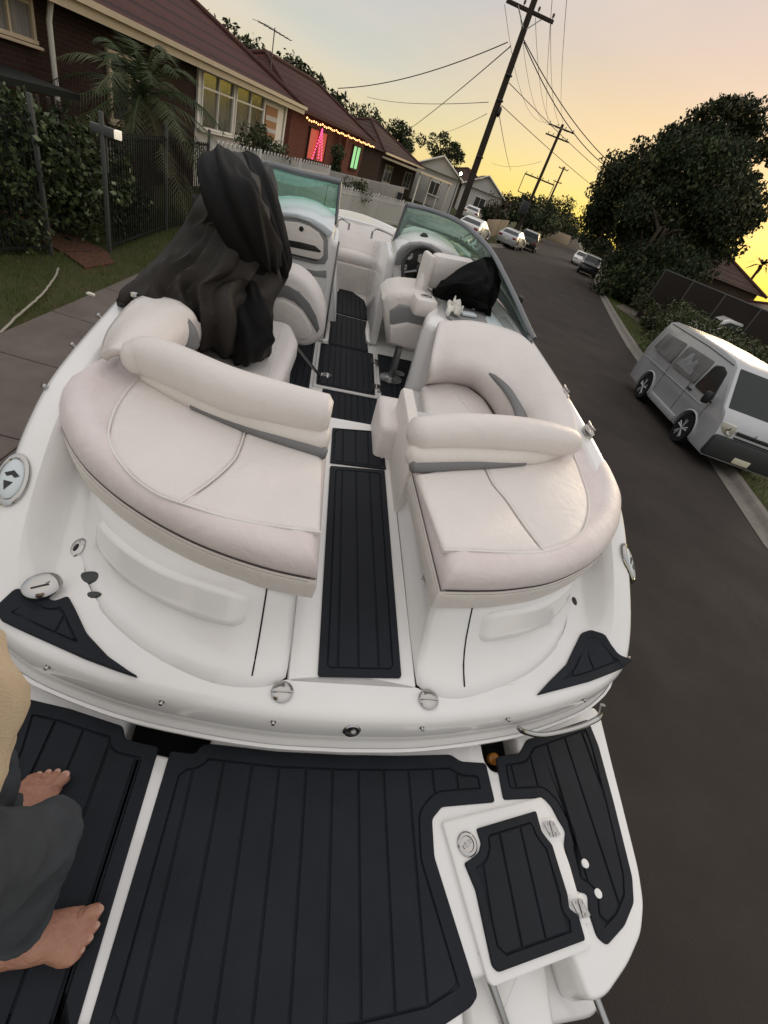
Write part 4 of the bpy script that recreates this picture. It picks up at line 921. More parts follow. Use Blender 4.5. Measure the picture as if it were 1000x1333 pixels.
mb.loft([[c_+sd_*w_*math.cos(2*math.pi*k/24)+fw*d_*math.sin(2*math.pi*k/24) for k in range(24)] for c_, w_, d_ in tor2], caps=(True, True))
for s0, e0 in ((shR, elR), (shL, elL)): mb.tube([s0-Z*.01, s0.lerp(e0,.4), s0.lerp(e0,.85)], [.078,.074,.072], 16)
me = remesh(mb, .009, 8); folds(me, .022, 5, (0,0,1), 6); folds(me, .008, 12, (0,0,1), 9); meshobj('shirt', me, M['shirt'], per)
# ================================================================== STREET
M.update(
 asphalt=mat('asphalt', (.052,.042,.037), .86, bump=.9, bscale=90, col2=(.034,.029,.026), vscale=.7),
 kerbm=mat('kerb_concrete', (.20,.18,.16), .85, bump=.3, bscale=30, var=.2, vscale=4),
 path=mat('path_concrete', (.17,.145,.13), .9, bump=.3, bscale=40, col2=(.12,.10,.088), vscale=2.2),
 lawn=mat('lawn_soil', (.045,.06,.02), .95, bump=.8, bscale=30, col2=(.07,.062,.03), vscale=2.5),
 earth=mat('earth', (.04,.042,.022), .95, bump=.5, bscale=12, col2=(.06,.05,.032), vscale=.5),
 grassb=mat('grass_blade', (.075,.115,.025), .75, col2=(.12,.125,.04), vscale=1.6),
 leafd=mat('leaf_dark', (.018,.027,.010), .75, spec=.25), leafm=mat('leaf_mid', (.036,.054,.016), .7, spec=.3), leafl=mat('leaf_light', (.065,.082,.024), .6),
 leafo=mat('leaf_olive', (.06,.055,.02), .7), leafs=mat('leaf_sheen', (.11,.14,.055), .3),
 bark=mat('bark', (.065,.05,.038), .95, bump=.9, bscale=14, var=.3, vscale=5, stretch=(1,1,.25)),
 timber=mat('pole_timber', (.045,.034,.027), .9, bump=.5, bscale=18, var=.3, vscale=4, stretch=(4,4,.3)),
 wire=mat('wire_black', (.012,.011,.011), .6),
 tile=brick_mat('roof_tile', (.085,.027,.021), (.062,.020,.017), (.028,.011,.010), 1.0, .33, .30, .035, .8),
 tile2=brick_mat('brown_roof_tile', (.088,.048,.034), (.065,.036,.027), (.032,.019,.015), 1.0, .33, .30, .035, .8),
 ridge=mat('ridge_cap', (.085,.042,.036), .85, bump=.3, bscale=10, var=.2),
 brickd=brick_mat('dark_brick', (.045,.021,.015), (.033,.016,.012), (.042,.036,.03), 1.0, .23, .086, .01),
 brickr=brick_mat('red_brick', (.20,.052,.030), (.15,.04,.024), (.12,.09,.075), 1.0, .23, .086, .01),
 brickb=brick_mat('brown_brick', (.12,.075,.05), (.09,.06,.042), (.10,.085,.07), 1.0, .23, .086, .01),
 wpaint=mat('white_paint', (.78,.74,.66), .6, bump=.1, bscale=20, var=.08, vscale=2),
 fascia=mat('cream_fascia', (.55,.45,.31), .6, var=.1, vscale=2),
 weather=mat('weatherboard', (.55,.52,.48), .7, var=.08, vscale=2),
 wgl=mat('window_glass', (.05,.052,.05), .10, spec=.4), wgt=glass_mat('clear_window_glass', (.85,.84,.8), .1, .15, .25), curtain=mat('curtain', (.24,.225,.20), .9, bump=.8, bscale=9, stretch=(6,6,.2), var=.25, vscale=4),
 blind=mat('striped_blind', (.42,.22,.11), .8),
 fdark=mat('dark_fence_metal', (.016,.018,.016), .75, 0), fpost=mat('grey_fence_post', (.075,.08,.075), .6, .2),
 fwhite=mat('white_fence_metal', (.62,.60,.56), .5), colorb=mat('brown_sheet_fence', (.022,.016,.012), .95, var=.15),
 paling=mat('timber_paling', (.30,.24,.17), .9, var=.25, vscale=6, stretch=(6,6,.4)), greywall=mat('grey_render_wall', (.26,.25,.245), .85, var=.12, vscale=2),
 silver=mat('silver_paint', (.43,.435,.445), .34, .3, coat=.6, var=.04, vscale=2, bump=.015, bscale=6), cwhite=mat('white_car_paint', (.66,.65,.62), .28, coat=.6, var=.03),
 cblack=mat('black_car_paint', (.012,.012,.014), .22, coat=.8), cgrey=mat('grey_car_paint', (.30,.29,.27), .3, .5, coat=.5), cbump=mat('charcoal_bumper', (.026,.028,.03), .55, bump=.1, bscale=60),
 cglass=mat('car_glass', (.016,.022,.022), .16, spec=.3), cglass2=mat('tinted_hazy_glass', (.13,.135,.14), .22, var=.35, vscale=2.2, spec=.6), lens=mat('headlamp_lens', (.42,.40,.33), .12, spec=.8, coat=.6), red=mat('tail_lens', (.22,.012,.01), .2, coat=.5), plate=mat('number_plate', (.62,.58,.45), .5),
 brickpath=brick_mat('brick_paving', (.14,.06,.04), (.11,.05,.036), (.06,.045,.04), 1.0, .23, .115, .01, vertical=False),
 warm=mat('warm_bulb', (1,.7,.4), .4, emit=(1,.42,.14), estr=5), pink=mat('pink_bulb', (1,.2,.4), .4, emit=(1,.06,.22), estr=2.8), green=mat('green_lit_blind', (.3,.6,.3), .6, emit=(.28,.75,.30), estr=.7), redwin=mat('red_lit_curtain', (.5,.1,.06), .7, emit=(.8,.10,.06), estr=.28),
 lampw=mat('lamp_glow', (1,.9,.7), .4, emit=(1,.78,.42), estr=60), porch=mat('lit_letterbox', (.9,.85,.75), .5, emit=(1,.86,.66), estr=.5), hose=mat('pale_hose', (.36,.34,.29), .5), gauze=mat('insulator', (.09,.05,.04), .3),
)
def struct(o): o['kind'] = 'structure'; return o
# ---------------- ground, road, kerbs
KL = [(-2.9,-30),(-2.1,-8),(-1.65,3),(-1.25,10),(.4,17.5),(3.3,24.5),(6.6,30.2),(12.2,39.2),(19.5,52),(29,73),(45,107),(70,160),(120,265),(220,475)]
KR = [(4.6,-30),(6.6,-4),(8.0,4),(9.35,7.4),(11.0,11.6),(13.0,17.1),(16.9,26.0),(21.5,36),(29,51.5),(38,70),(54,104),(80,160),(131,265),(232,475)]
KLs = [v for v in resample(spline([Vector((*p,0)) for p in KL], 8), 160)]; KRs = [v for v in resample(spline([Vector((*p,0)) for p in KR], 8), 160)]
mb = MB(); mb.add([(-700,-300,-.06),(900,-300,-.06),(900,1500,-.06),(-700,1500,-.06)], [(0,1,2,3)]); struct(mb.build('ground', M['earth']))
mb = MB(); k = len(KLs); mb.loft([[a, a.lerp(b,.25)+Z*.03, a.lerp(b,.5)+Z*.05, a.lerp(b,.75)+Z*.03, b] for a, b in zip(KLs, KRs)], closed=False); struct(mb.build('road', M['asphalt'], smooth=180))
def side(path, d0, d1, z0, z1, name, mt, i0=0, i1=None):
    P = path[i0:i1]; rows = []
    for i, p in enumerate(P):
        t = (P[min(i+1,len(P)-1)]-P[max(i-1,0)]).normalized(); n = Vector((-t.y,t.x,0)); rows.append((p+n*d0+Z*z0, p+n*d1+Z*z1))
    mb = MB(); mb.loft([list(r) for r in rows], closed=False); return mb.build(name, mt, smooth=180)
def kerb(path, s, name):
    mb = MB(); rows = []
    for i, p in enumerate(path):
        t = (path[min(i+1,len(path)-1)]-path[max(i-1,0)]).normalized(); n = Vector((-t.y,t.x,0))*s
        rows.append([p-n*.30+Z*.012, p-n*.02+Z*.008, p+Z*.03, p+n*.03+Z*.115, p+n*.06+Z*.13, p+n*.17+Z*.132, p+n*.19+Z*.05])
    mb.loft(rows, closed=False); return struct(mb.build(name, M['kerbm'], smooth=60))
kerb(KLs, 1, 'kerb_left'); kerb(KRs, -1, 'kerb_right')
struct(side(KLs, .16, 60, .105, .25, 'verge_left', M['lawn'])); struct(side(KRs, -.16, -80, .105, .35, 'verge_right', M['lawn']))
# concrete footpath in cast slabs, one slab field with open joints
fp = [Vector((-2.62,3.1-.1,0))+Vector((.1227,.9924,0))*0]
d_ = Vector((.105,.9945,0)); n_ = Vector((-d_.y,d_.x,0)); o0 = Vector((-3.28,5.0,0)); mb = MB()
for i in range(-4, 9):
    a = o0+d_*(i*1.33+.03); q = [a, a-n_*1.30, a-n_*1.30+d_*1.315, a+d_*1.315]
    mb.slab([tuple(p[:2]) for p in q], [(0,.06),(0,.136),(.008,.142)])
for i in range(-3, 8):
    a = o0-n_*1.31+d_*(i*1.33+.05); q = [a, a-n_*.42, a-n_*.42+d_*1.31, a+d_*1.31]; mb.slab([tuple(p[:2]) for p in q], [(0,.06),(0,.134),(.008,.140)])
struct(mb.build('footpath', M['path'], smooth=30))
mb = MB(); q = [W(95,331,.13),W(150,345,.13),W(142,334,.13)]; g0 = Vector((-4.06,8.75,0)); g1 = Vector((-3.62,9.45,0)); dn = Vector((-.85,.5,0))
mb.slab([tuple(p[:2]) for p in (g0, g1, g1+dn*9, g0+dn*9)], [(0,.05),(0,.145)]); mb.slab([tuple(p[:2]) for p in (g0+Vector((.06,-.02,0)), W(112,352,.1), W(150,345,.1), g1)], [(0,.05),(0,.14)]); struct(mb.build('garden_path', M['brickpath']))
def scatter_tris(name, mt, n, region, h=(.03,.09), w=.006, kind='stuff'):
    co = []; fa = []
    for i in range(n):
        x, y = region()
        a = rng.uniform(0, 6.28); hh = rng.uniform(*h); l = rng.uniform(.0,.6)*hh; dx, dy = math.cos(a)*w, math.sin(a)*w; b_ = rng.uniform(0,6.28)
        k_ = len(co); z0 = .09; co += [(x-dx,y-dy,z0),(x+dx,y+dy,z0),(x+math.cos(b_)*l,y+math.sin(b_)*l,z0+.02+hh)]; fa.append((k_,k_+1,k_+2))
    mb = MB(); mb.add(co, fa); o = mb.build(name, mt, smooth=None); o['kind'] = kind; return o
def verge_pt():
    while 1:
        y = rng.uniform(3, 16); e = -3.28+(y-5)*.106; x = rng.uniform(e-1.9, e+.03)
        if noise.noise(Vector((x*1.3,y*1.3,0))) > rng.uniform(-.55,.25): return x, y
scatter_tris('verge_grass', M['grassb'], 16000, verge_pt)
def kerb_pt():
    i = rng.integers(60, 110)
    while 1:
        y = rng.uniform(3, 40); e = np.interp(y, [p.y for p in KRs], [p.x for p in KRs]); x = e+rng.uniform(.2, 3.4)
        return x, y
scatter_tris('nature_strip_grass', M['grassb'], 14000, kerb_pt, (.05,.14), .012)
mb = MB(); hp = spline([W(0,433,.15),W(30,405,.15),W(55,383,.15),W(72,360,.15),W(76,349,.15)], 8); mb.tube([p+Vector((rng.normal(0,.004),0,0)) for p in hp], .013, 6); tag(mb.build('garden_hose', M['hose']), 'pale garden hose lying across the grass verge', 'hose')
mb = MB(); c = W(118,384,.14); mb.slab([(c.x-.05,c.y-.02),(c.x+.05,c.y-.03),(c.x+.06,c.y+.01),(c.x-.03,c.y+.03)], [(0,.14),(0,.165),(.01,.175)]); tag(mb.build('litter', M['wpaint']), 'small pale scrap of litter lying on the left grass verge', 'litter')
# ---------------- foliage
def leaves(name, blobs, n, size, mats, parent=None, seed=0, shape=1.7, droop=0.0, shell=.55):
    r = np.random.default_rng(seed); w = np.array([b[1][0]*b[1][1]*b[1][2] for b in blobs])**(2/3); w /= w.sum()
    idx = r.choice(len(blobs), n, p=w); c = np.array([b[0] for b in blobs])[idx]; s_ = np.array([b[1] for b in blobs])[idx]
    d = r.normal(size=(n,3)); d /= np.linalg.norm(d, axis=1)[:,None]; rad = 1-(1-shell)*r.random(n)**1.6; rad *= r.uniform(.82,1.12,n)
    p = c+d*s_*rad[:,None]
    u = r.normal(size=(n,3)); u[:,2] -= droop*2; u /= np.linalg.norm(u, axis=1)[:,None]; v = np.cross(u, r.normal(size=(n,3))); v /= np.linalg.norm(v, axis=1)[:,None]
    L = size*r.uniform(.45,1.5,n)[:,None]; Wd = L/shape
    P = np.stack([p-u*L*.5, p+v*Wd*.5, p+u*L*.5, p-v*Wd*.5], 1).reshape(-1,3)
    me = bpy.data.meshes.new(name); me.vertices.add(4*n); me.vertices.foreach_set('co', P.ravel()); me.loops.add(4*n); me.loops.foreach_set('vertex_index', np.arange(4*n)); me.polygons.add(n); me.polygons.foreach_set('loop_start', np.arange(n)*4); me.polygons.foreach_set('loop_total', np.full(n,4))
    for m_ in mats: me.materials.append(m_)
    cl = r.integers(0, len(mats), len(blobs))[idx]; rnd = r.random(n); mi = np.where(rnd < .62, cl, r.integers(0, len(mats), n)); me.polygons.foreach_set('material_index', mi.astype(np.int32)); me.update(calc_edges=True)
    o = bpy.data.objects.new(name, me); COL.objects.link(o); o.parent = parent; return o
def crown_blobs(r, n, R3, rad, c=(0,0,0), flat=0):
    out = []
    for i in range(n):
        d = r.normal(size=3); d /= np.linalg.norm(d); k = r.uniform(.25,1)**.6; q = np.array(c)+d*np.array(R3)*k; s_ = rad*r.uniform(.6,1.25); out.append((tuple(q), (s_,s_,s_*.8)))
    return out
def limbs(mb, base, top, spread, n, r0, r):
    b = Vector(base); t = Vector(top); mb.tube([b-Z*.1, b+Z*.15, b.lerp(t,.5)+Vector((r.normal(0,.1),r.normal(0,.1),0)), t], [r0*1.35,r0*1.05,r0*.8,r0*.45], 10)
    for i in range(n):
        f_ = r.uniform(.4,.95); s_ = b.lerp(t, f_); a = 6.28*i/n+r.normal(0,.4); e = s_+Vector((math.cos(a)*spread*r.uniform(.5,1), math.sin(a)*spread*r.uniform(.5,1), spread*r.uniform(.3,.9))); mb.tube([s_, s_.lerp(e,.5)+Z*spread*.1, e], [r0*.42,r0*.3,r0*.1], 7)
def tree(name, label, cat, loc, H, R3, nb, rad, nl, size, mats, seed, group=None, base=.35, trunk=.2, droop=0, shape=1.7, cz=None, shell=.5):
    t = thing(name, label, cat, loc, 0, group); r = np.random.default_rng(seed); cz = cz if cz is not None else H-R3[2]
    mb = MB(); limbs(mb, (0,0,0), (r.normal(0,.2),r.normal(0,.2),cz), max(R3[0],R3[1])*.6, 6, trunk, r); mb.build('trunk', M['bark'], t)
    leaves('crown', crown_blobs(r, nb, (R3[0]-rad*.6,R3[1]-rad*.6,R3[2]-rad*.5), rad, (0,0,cz)), nl, size, mats, t, seed, shape, droop, shell); return t
DK = [M['leafd'],M['leafm'],M['leafd'],M['leafo']]; MD = [M['leafm'],M['leafl'],M['leafd'],M['leafo']]
# gums behind the left houses
for i, (px, py, D, H, rx, sd0) in enumerate(((262,12,44,0,2.6,1),(292,34,46,0,2.8,2),(330,62,50,0,3.2,3),(372,72,52,0,3.0,4),(408,92,52,0,3.0,5),(437,118,56,0,2.2,6),(490,150,74,0,4.0,7),(526,172,78,0,3.0,8),(582,182,88,0,4.2,9))):
    top = WD(px, py-12, D); hh = top.z; LB = ['tallest dark gum behind the left house chimney end','dark gum with open crown behind the near red roof','gum crown spreading over the near roof ridge','round gum crown left of the television aerial mast','gum crown between the two nearest red roofs','small low gum at the right end of the gum row','broad gum standing behind the third red roof','low gum beside the white gable roof','loose gum crown just left of the near power pole'][i]
    t = tree('gum_tree', LB, 'tree', (top.x, top.y, 0), hh, (rx,rx,1.9+.25*(i > 5)), 16, .95+.03*i, 2600, .30+.012*i, DK, 40+sd0, 'gum trees behind the left houses', trunk=.2, shape=2.2)
# big weeping fig and the gum behind it on the right verge
t = thing('fig_tree', 'huge dense weeping fig with several trunks on the right verge', 'tree', (0,0,0)); r = np.random.default_rng(77); mb = MB()
FC = [(792,268,46),(783,290,47),(822,332,42),(832,350,40),(818,356,41),(845,355,43),(805,245,45),(822,226,44),(845,212,44),(870,203,43),(895,200,43),(920,208,43),(940,225,43),(952,250,43),(950,278,43),(938,300,43),(912,318,43),(880,330,43),(850,330,43),(815,300,45),(835,270,43),(865,240,43),(900,240,43),(925,262,43),(890,290,43),(860,290,43),(840,250,44),(905,270,43),(835,372,39),(862,364,39),(890,350,41),(848,340,40),(815,375,40),(850,378,38)]
bl = []
for px, py, D in FC:
    c = WD(px, py, D); 
    for q in range(9): bl.append((tuple(c+Vector((r.normal(0,.55),r.normal(0,.9),r.normal(0,.42)))), tuple(np.array((1.05,1.05,.95))*r.uniform(.7,1.25))))
for px, py in ((796,388),(806,384),(822,392),(836,392),(815,396)):
    b = W(px, py); b = Vector((b.x,b.y,0)); tp = b+Vector((r.normal(0,1),r.normal(0,1),5)); mb = MB(); limbs(mb, b, tp, 2.2, 5, .26, r); mb.build('trunk', M['bark'], t)
(lambda: [bl.append((tuple(WD(px, py, D)+Vector((r.normal(0,.4),r.normal(0,.6),r.normal(0,.3)))), (.9,.9,.75))) for px, py, D in ((905,185,44),(918,180,45),(885,185,44),(932,190,45),(948,205,45),(958,228,44),(962,255,44),(955,290,44),(870,190,44)) for q in range(5)])()
leaves('crown', bl, 120000, .24, [M['leafd'],M['leafd'],M['leafm'],M['leafd'],M['leafo']], t, 5, 1.8, .7, .15)
t = thing('tall_gum', 'tall gum with layered crown rising behind the fig tree', 'tree', (0,0,0)); mb = MB(); b = WD(920,330,56); b.z = 0; tp = WD(930,150,56); limbs(mb, b, tp, 3, 6, .3, r); mb.build('trunk', M['bark'], t)
bl = []
for px, py, s_ in ((925,165,2.0),(950,148,2.2),(938,140,1.8),(965,152,1.8),(905,175,1.5),(984,170,1.7),(988,178,1.3),(895,170,1.1),(975,190,1.2),(990,205,1.2),(960,200,1.4),(994,215,.9),(985,235,1.0),(976,255,.9),(980,280,.9),(965,300,1.0)):
    c = WD(px, py, 56)
    for q in range(3): bl.append((tuple(c+Vector((r.normal(0,.5),r.normal(0,1),r.normal(0,.4)))), (s_*.62,s_*.62,s_*.42)))
leaves('crown', bl, 7500, .36, DK, t, 6, 2.2, .3, .4)
t = thing('slender_tree', 'thin pointed treetop poking above the fig crown', 'tree', WD(896,160,60)-Z*WD(896,160,60).z); mb = MB(); mb.tube([(0,0,0),(0,0,12.4)], [.12,.02], 6); mb.build('trunk', M['bark'], t); leaves('crown', [((0,0,10.6+.35*k),(.55-.1*k,.55-.1*k,.4)) for k in range(5)], 260, .3, DK, t, 3)
# street trees at the far end
FT = [(660,262,70,2.2,'bare budding tree with thin crown left of the second pole',1),(672,270,82,3.2,'dark shrubby tree hiding the foot of the second pole',0),(692,262,95,3.4,'dark rounded street tree left of the black wagon',0),(716,262,105,4.0,'round dark street tree behind the black wagon',0),(735,258,118,4.6,'tall rounded street tree under the farthest pole',0),(648,285,75,2.6,'low bushy tree in front of the far brown roof',0),(722,285,92,3.2,'paler leafy street tree over the pale far fence',2),(700,288,80,2.4,'dark low street tree beside the black wagon',0),(756,295,150,4.5,'distant dark tree where the road disappears',0),(742,288,130,4.2,'distant street tree at the end of the left row',0)]
for i, (px, py, D, rx, lb, k_) in enumerate(FT):
    top = WD(px, py-14, D); mats = [DK,DK,MD][k_] if k_ != 1 else [M['leafo'],M['ridge']]
    tree('street_tree', lb, 'tree', (top.x, top.y, 0), top.z, (rx,rx,top.z*.42), 14, rx*.42, 1700 if k_ != 1 else 420, .42 if k_ != 1 else .22, mats, 100+i, 'street trees at the far end of the road', trunk=.18)
for i, (px, py, D, rx, lb) in enumerate(((774,314,116,3.2,'dark bushy tree on the right verge beyond the parked cars'),(788,318,104,3.0,'dark bush behind the black utility on the right'),(768,308,110,3.4,'rounded dark tree at the far end of the right verge'))):
    top = WD(px, py-12, D); tree('verge_tree', lb, 'tree', (top.x+1.5, top.y, 0), top.z, (rx,rx,top.z*.46), 14, rx*.4, 1600, .42, DK, 130+i, 'trees along the right verge', trunk=.2)
# low shrubs and rubbish greenery under the fig and by the right fence
for i, (px, py, D, s_, lb) in enumerate(((872,398,30,1.0,'round clipped bush left of the white utility'),(858,402,27,.7,'small dark shrub at the end of the low hedge'),(845,385,33,.9,'low shrub in the shade of the fig tree'),(895,380,32,1.1,'loose shrub against the brown sheet fence'))):
    c = WD(px, py, D); t = thing('shrub', lb, 'shrub', (c.x, c.y, .2), 0, 'shrubs by the right driveway'); mb = MB(); mb.tube([(0,0,-.1),(0,0,s_*.9)], [.06,.03], 6); mb.build('stem', M['bark'], t); rr_ = np.random.default_rng(200+i); leaves('foliage', crown_blobs(rr_, 9, (s_*.7,s_*.7,s_*.55), s_*.5, (0,0,s_*.75)), 900, .13, MD, t, 200+i)
# clipped hedge behind the van
t = thing('hedge', 'long clipped olive green hedge behind the silver van', 'hedge'); a = WD(880,398,22.0); b = WD(1085,470,15.0); bl = []
rr_ = np.random.default_rng(9)
for i in range(46):
    p = a.lerp(b, i/45); 
    for z_ in (.5,1.0,1.45,1.8): bl.append(((p.x+rr_.normal(.35,.12), p.y+rr_.normal(.3,.12), z_+rr_.normal(0,.06)), (.42,.42,.36)))
leaves('foliage', bl, 17000, .095, [M['leafl'],M['leafm'],M['leafl'],M['leafo']], t, 9, shell=.7); mb = MB()
for i in range(8): p = a.lerp(b, (i+.5)/8); mb = MB(); mb.tube([(p.x+.3,p.y+.3,0),(p.x+.32,p.y+.3,1.2)], [.05,.03], 6); mb.build('stem', M['bark'], t)
# ---------------- poles and wires
def crossarm(t, z, w, rot, ins=4, drop=0):
    mb = MB(); mb.box((0,0,z), (w,.11,.13), rz=rot, bev=.01); a_ = mb.build('crossarm', M['timber'], t)
    for i in range(ins):
        x = (-.5+(i+.5)/ins)*w*1.0 if ins % 2 else (-.46+.92*i/(ins-1))*w
        mb = MB(); mb.lathe([(.02,0),(.02,.06),(.06,.08),(.045,.12),(.06,.14),(.04,.19),(.001,.2)], c=(x*math.cos(rot), x*math.sin(rot), z+.06), n=10); mb.build('insulator', M['gauze'], a_)
    return a_
pb = WD(598,278,29.2); pole1 = thing('power_pole', 'tall dark timber power pole beside the near left kerb', 'power pole', (pb.x,pb.y,0)); mb = MB(); mb.tube([(0,0,-.2),(.0,.0,5),(.02,0,10.6)], [.19,.165,.13], 14); mb.build('pole', M['timber'], pole1)
zt = WD(688,14,29.2).z; crossarm(pole1, zt, 2.25, R(-8), 4)
for s_ in (-1,1): mb = MB(); mb.tube([(0,-.1,zt-.62),(s_*.62,-.1,zt-.03)], .025, 6); mb.build('arm_brace', M['steel'], pole1)
for zz in (zt-2.1, zt-3.0, zt-5.2): mb = MB(); mb.box((0,-.16,zz), (.34,.10,.07), bev=.01); mb.build('bracket', M['black'], pole1)
mb = MB(); c = WD(650,146,29.0); mb.lathe([(.02,-.2),(.09,-.1),(.09,.12),(.03,.2)], c=Vector(c)-Vector((pb.x,pb.y,0)), n=10); mb.build('cable_joint', M['black'], pole1)
def farpole(px, py, bx, by, D, lb, full):
    tp = WD(px, py, D); t = thing('power_pole', lb, 'power pole', (tp.x,tp.y,0)); mb = MB(); mb.tube([(0,0,-.2),(0,0,tp.z)], [.2,.15], 10); mb.build('pole', M['timber'], t); rz = R(-20)
    crossarm(t, tp.z-.35, 2.9 if full else 1.8, rz, 4)
    if full:
        crossarm(t, tp.z-1.15, 2.7, rz, 5); z1 = tp.z-4.9; z2 = z1-1.7
        crossarm(t, z1, 3.6, rz, 6); mb = MB(); cs_, sn_ = math.cos(rz), math.sin(rz)
        for s_ in (-1.75,1.75): mb.tube([(s_*cs_,s_*sn_,z1),(s_*cs_,s_*sn_,z2)], .045, 6)
        mb.tube([(-1.75*cs_,-1.75*sn_,z2),(1.75*cs_,1.75*sn_,z2)], .05, 6); mb.build('switch_frame', M['black'], t)
        mb = MB(); mb.box((-.45,-.25,z2-1.2), (.85,.7,1.3), bev=.08); mb.build('transformer', M['cbump'], t)
    else: crossarm(t, tp.z-2.3, 1.6, rz, 3)
    return tp
p2t = farpole(733,162,0,0,65,'distant power pole carrying a switch frame and transformer',True); p3t = farpole(735,217,0,0,104,'farthest thin power pole beyond the transformer pole',False)
def wire(a, b, sag, r_, lb, grp=None, n=24):
    a = Vector(a); b = Vector(b); pts = [a.lerp(b, i/n)-Z*sag*4*(i/n)*(1-i/n) for i in range(n+1)]; mb = MB(); mb.tube(pts, r_, 5); return tag(mb.build('overhead_wire', M['wire'], smooth=180), lb, 'overhead wire', grp)
D1 = 29.2
wire(WD(661,55,D1), WD(440,115,36), .35, .022, 'thick service cable from near pole to second red roof')
wire(WD(665,60,D1), WD(530,170,62), .15, .024, 'cable slanting down left from the near pole top')
wire(WD(636,133,D1), WD(478,126,60), .25, .015, 'thin level wire crossing left behind the near pole')
wire(WD(634,148,D1), WD(580,172,70), .1, .013, 'short faint wire dropping left of the near pole')
wire(WD(650,150,29.0), WD(665,222,60), .1, .018, 'dangling cable drop at the right of near pole')
wire(WD(682,52,D1), WD(806,222,38), .35, .022, 'upper of two thick cables running right into the fig tree')
wire(WD(682,55,D1), WD(803,226,39), .55, .022, 'lower of two thick cables running right into the fig tree')
wire(WD(663,108,D1), WD(800,238,46), .1, .016, 'upper thin wire crossing behind the transformer pole')
wire(WD(653,137,D1), WD(790,256,50), .1, .016, 'lower thin wire crossing behind the transformer pole')
for k_ in range(4):
    a = WD(657+k_*20, 6+k_*8.5, D1); b = p2t+Vector((-1.3+.86*k_, .45-.3*k_, -.15)); wire(a, b, 1.3, .011, 'faint bare street wire sagging from near pole to transformer pole', 'street wires between the poles')
for k_, px in enumerate((722,741)):
    a = WD(px, -40, 20); b = WD(px-8, 160, 62); wire(a, b, .4, .010, ['faint wire passing left of the bare sky right of the near pole','rightmost faint wire hanging above the road'][k_])
wire(WD(640,212,90), WD(705,210,66), .5, .015, 'faint low wire leading left from the transformer pole')
# ================================================================== HOUSES, FENCES, LEFT GARDEN
def rebase(t, loc):
    loc = Vector(loc); inv = -loc
    def mv(o):
        if o.type == 'MESH': o.data.transform(Matrix.Translation(inv))
        for c in o.children: mv(c)
    for c in t.children: mv(c)
    t.location = loc
def hip_roof(mb, x0, x1, y0, y1, z, rise, ov=.45, hip=None):
    x0 -= ov; x1 += ov; y0 -= ov; y1 += ov; h = (y1-y0)/2 if hip is None else hip; ym = (y0+y1)/2
    mb.add([(x0,y0,z),(x1,y0,z),(x1,y1,z),(x0,y1,z),(x0+h,ym,z+rise),(x1-h,ym,z+rise)], [(0,1,5,4),(1,2,5),(2,3,4,5),(3,0,4),(3,2,1,0)]); return (x0,x1,y0,y1,h,ym)
def ridge_caps(t, mt, e, z, rise):
    x0,x1,y0,y1,h,ym = e; mb = MB()
    A = (x0+h,ym,z+rise+.04); Bq = (x1-h,ym,z+rise+.04)
    mb.tube([A, Bq], .11, 8)
    for c, q in (((x0,y0,z+.05),A),((x0,y1,z+.05),A),((x1,y0,z+.05),Bq),((x1,y1,z+.05),Bq)): mb.tube([c, q], .10, 8)
    return mb.build('ridge_cap', mt, t)
def window(t, x, y, z, w, h, frame='wpaint', glass='wgl', mull=1, trans=True, curtain=None, normal=-1):
    mb = MB(); fw_ = .07
    for (cx, cz, sx, sz) in ((x, z, w+.14, fw_),(x, z+h, w+.14, fw_),(x-w/2, z+h/2, fw_, h-fw_),(x+w/2, z+h/2, fw_, h-fw_)): mb.box((cx, y+normal*.035, cz), (sx,.09,sz), bev=.008)
    for k in range(1, mull+1): mb.box((x-w/2+w*k/(mull+1), y+normal*.03, z+h/2), (.05,.07,h-fw_))
    if trans: mb.box((x, y+normal*.028, z+h*.72), (w-fw_,.06,.05))
    f = mb.build('window', M[frame], t)
    mb = MB(); mb.box((x, y+normal*.008, z+h/2), (w-.02,.012,h-.02)); mb.build('pane', M[glass] if not curtain else M[curtain], f)
    mb = MB(); mb.box((x, y+normal*.07, z-.07), (w+.2,.16,.05), bev=.01); mb.build('sill', M[frame], f); return f
# near left house: dark brick with a white enclosed porch
ang1 = R(90-15)                        # local +x runs along the street away from us, local +y away from the street
C1 = Vector((-4.4,19.5,0)); ax1 = Vector((math.cos(ang1), math.sin(ang1), 0)); EZ = 3.30
h1 = thing('brick_house', 'near dark brick house with red tiled roof and white enclosed porch', 'house', C1, ang1)
def part(name, mt, par, *boxes):
    mb = MB()
    for c, d in boxes: mb.box(c, d)
    return mb.build(name, mt, par)
part('wall', M['brickd'], h1, ((-8.0,4.2,1.6),(16,8,3.3))); part('wall', M['brickd'], h1, ((4.0,5.2,1.6),(8.0,6.0,3.3)))
part('porch_wall', M['weather'], h1, ((3.9,1.35,.9),(7.8,2.3,1.8)))
for x, w in ((.12,.24),(5.25,.14),(7.72,.16),(2.55,.16)): part('porch_post', M['wpaint'], h1, ((x,.2,2.5),(w,.14,1.5)))
part('porch_end_wall', M['wpaint'], h1, ((6.45,.22,2.5),(2.3,.06,1.5)))
part('porch_ceiling', M['wpaint'], h1, ((3.9,1.3,3.22),(7.8,2.2,.06)))
for x, w in ((1.33,2.2),(3.9,2.5)):
    window(h1, x, .17, 1.78, w, 1.42, mull=1, glass='wgt'); part('curtain', M['curtain'], h1, ((x,.42,2.5),(w,.03,1.5)))
part('blind', M['blind'], h1, ((6.15,.165,2.45),(1.25,.03,1.1)))
part('blind_stripe', M['weather'], h1, ((6.15,.145,2.62),(1.22,.012,.16)),)
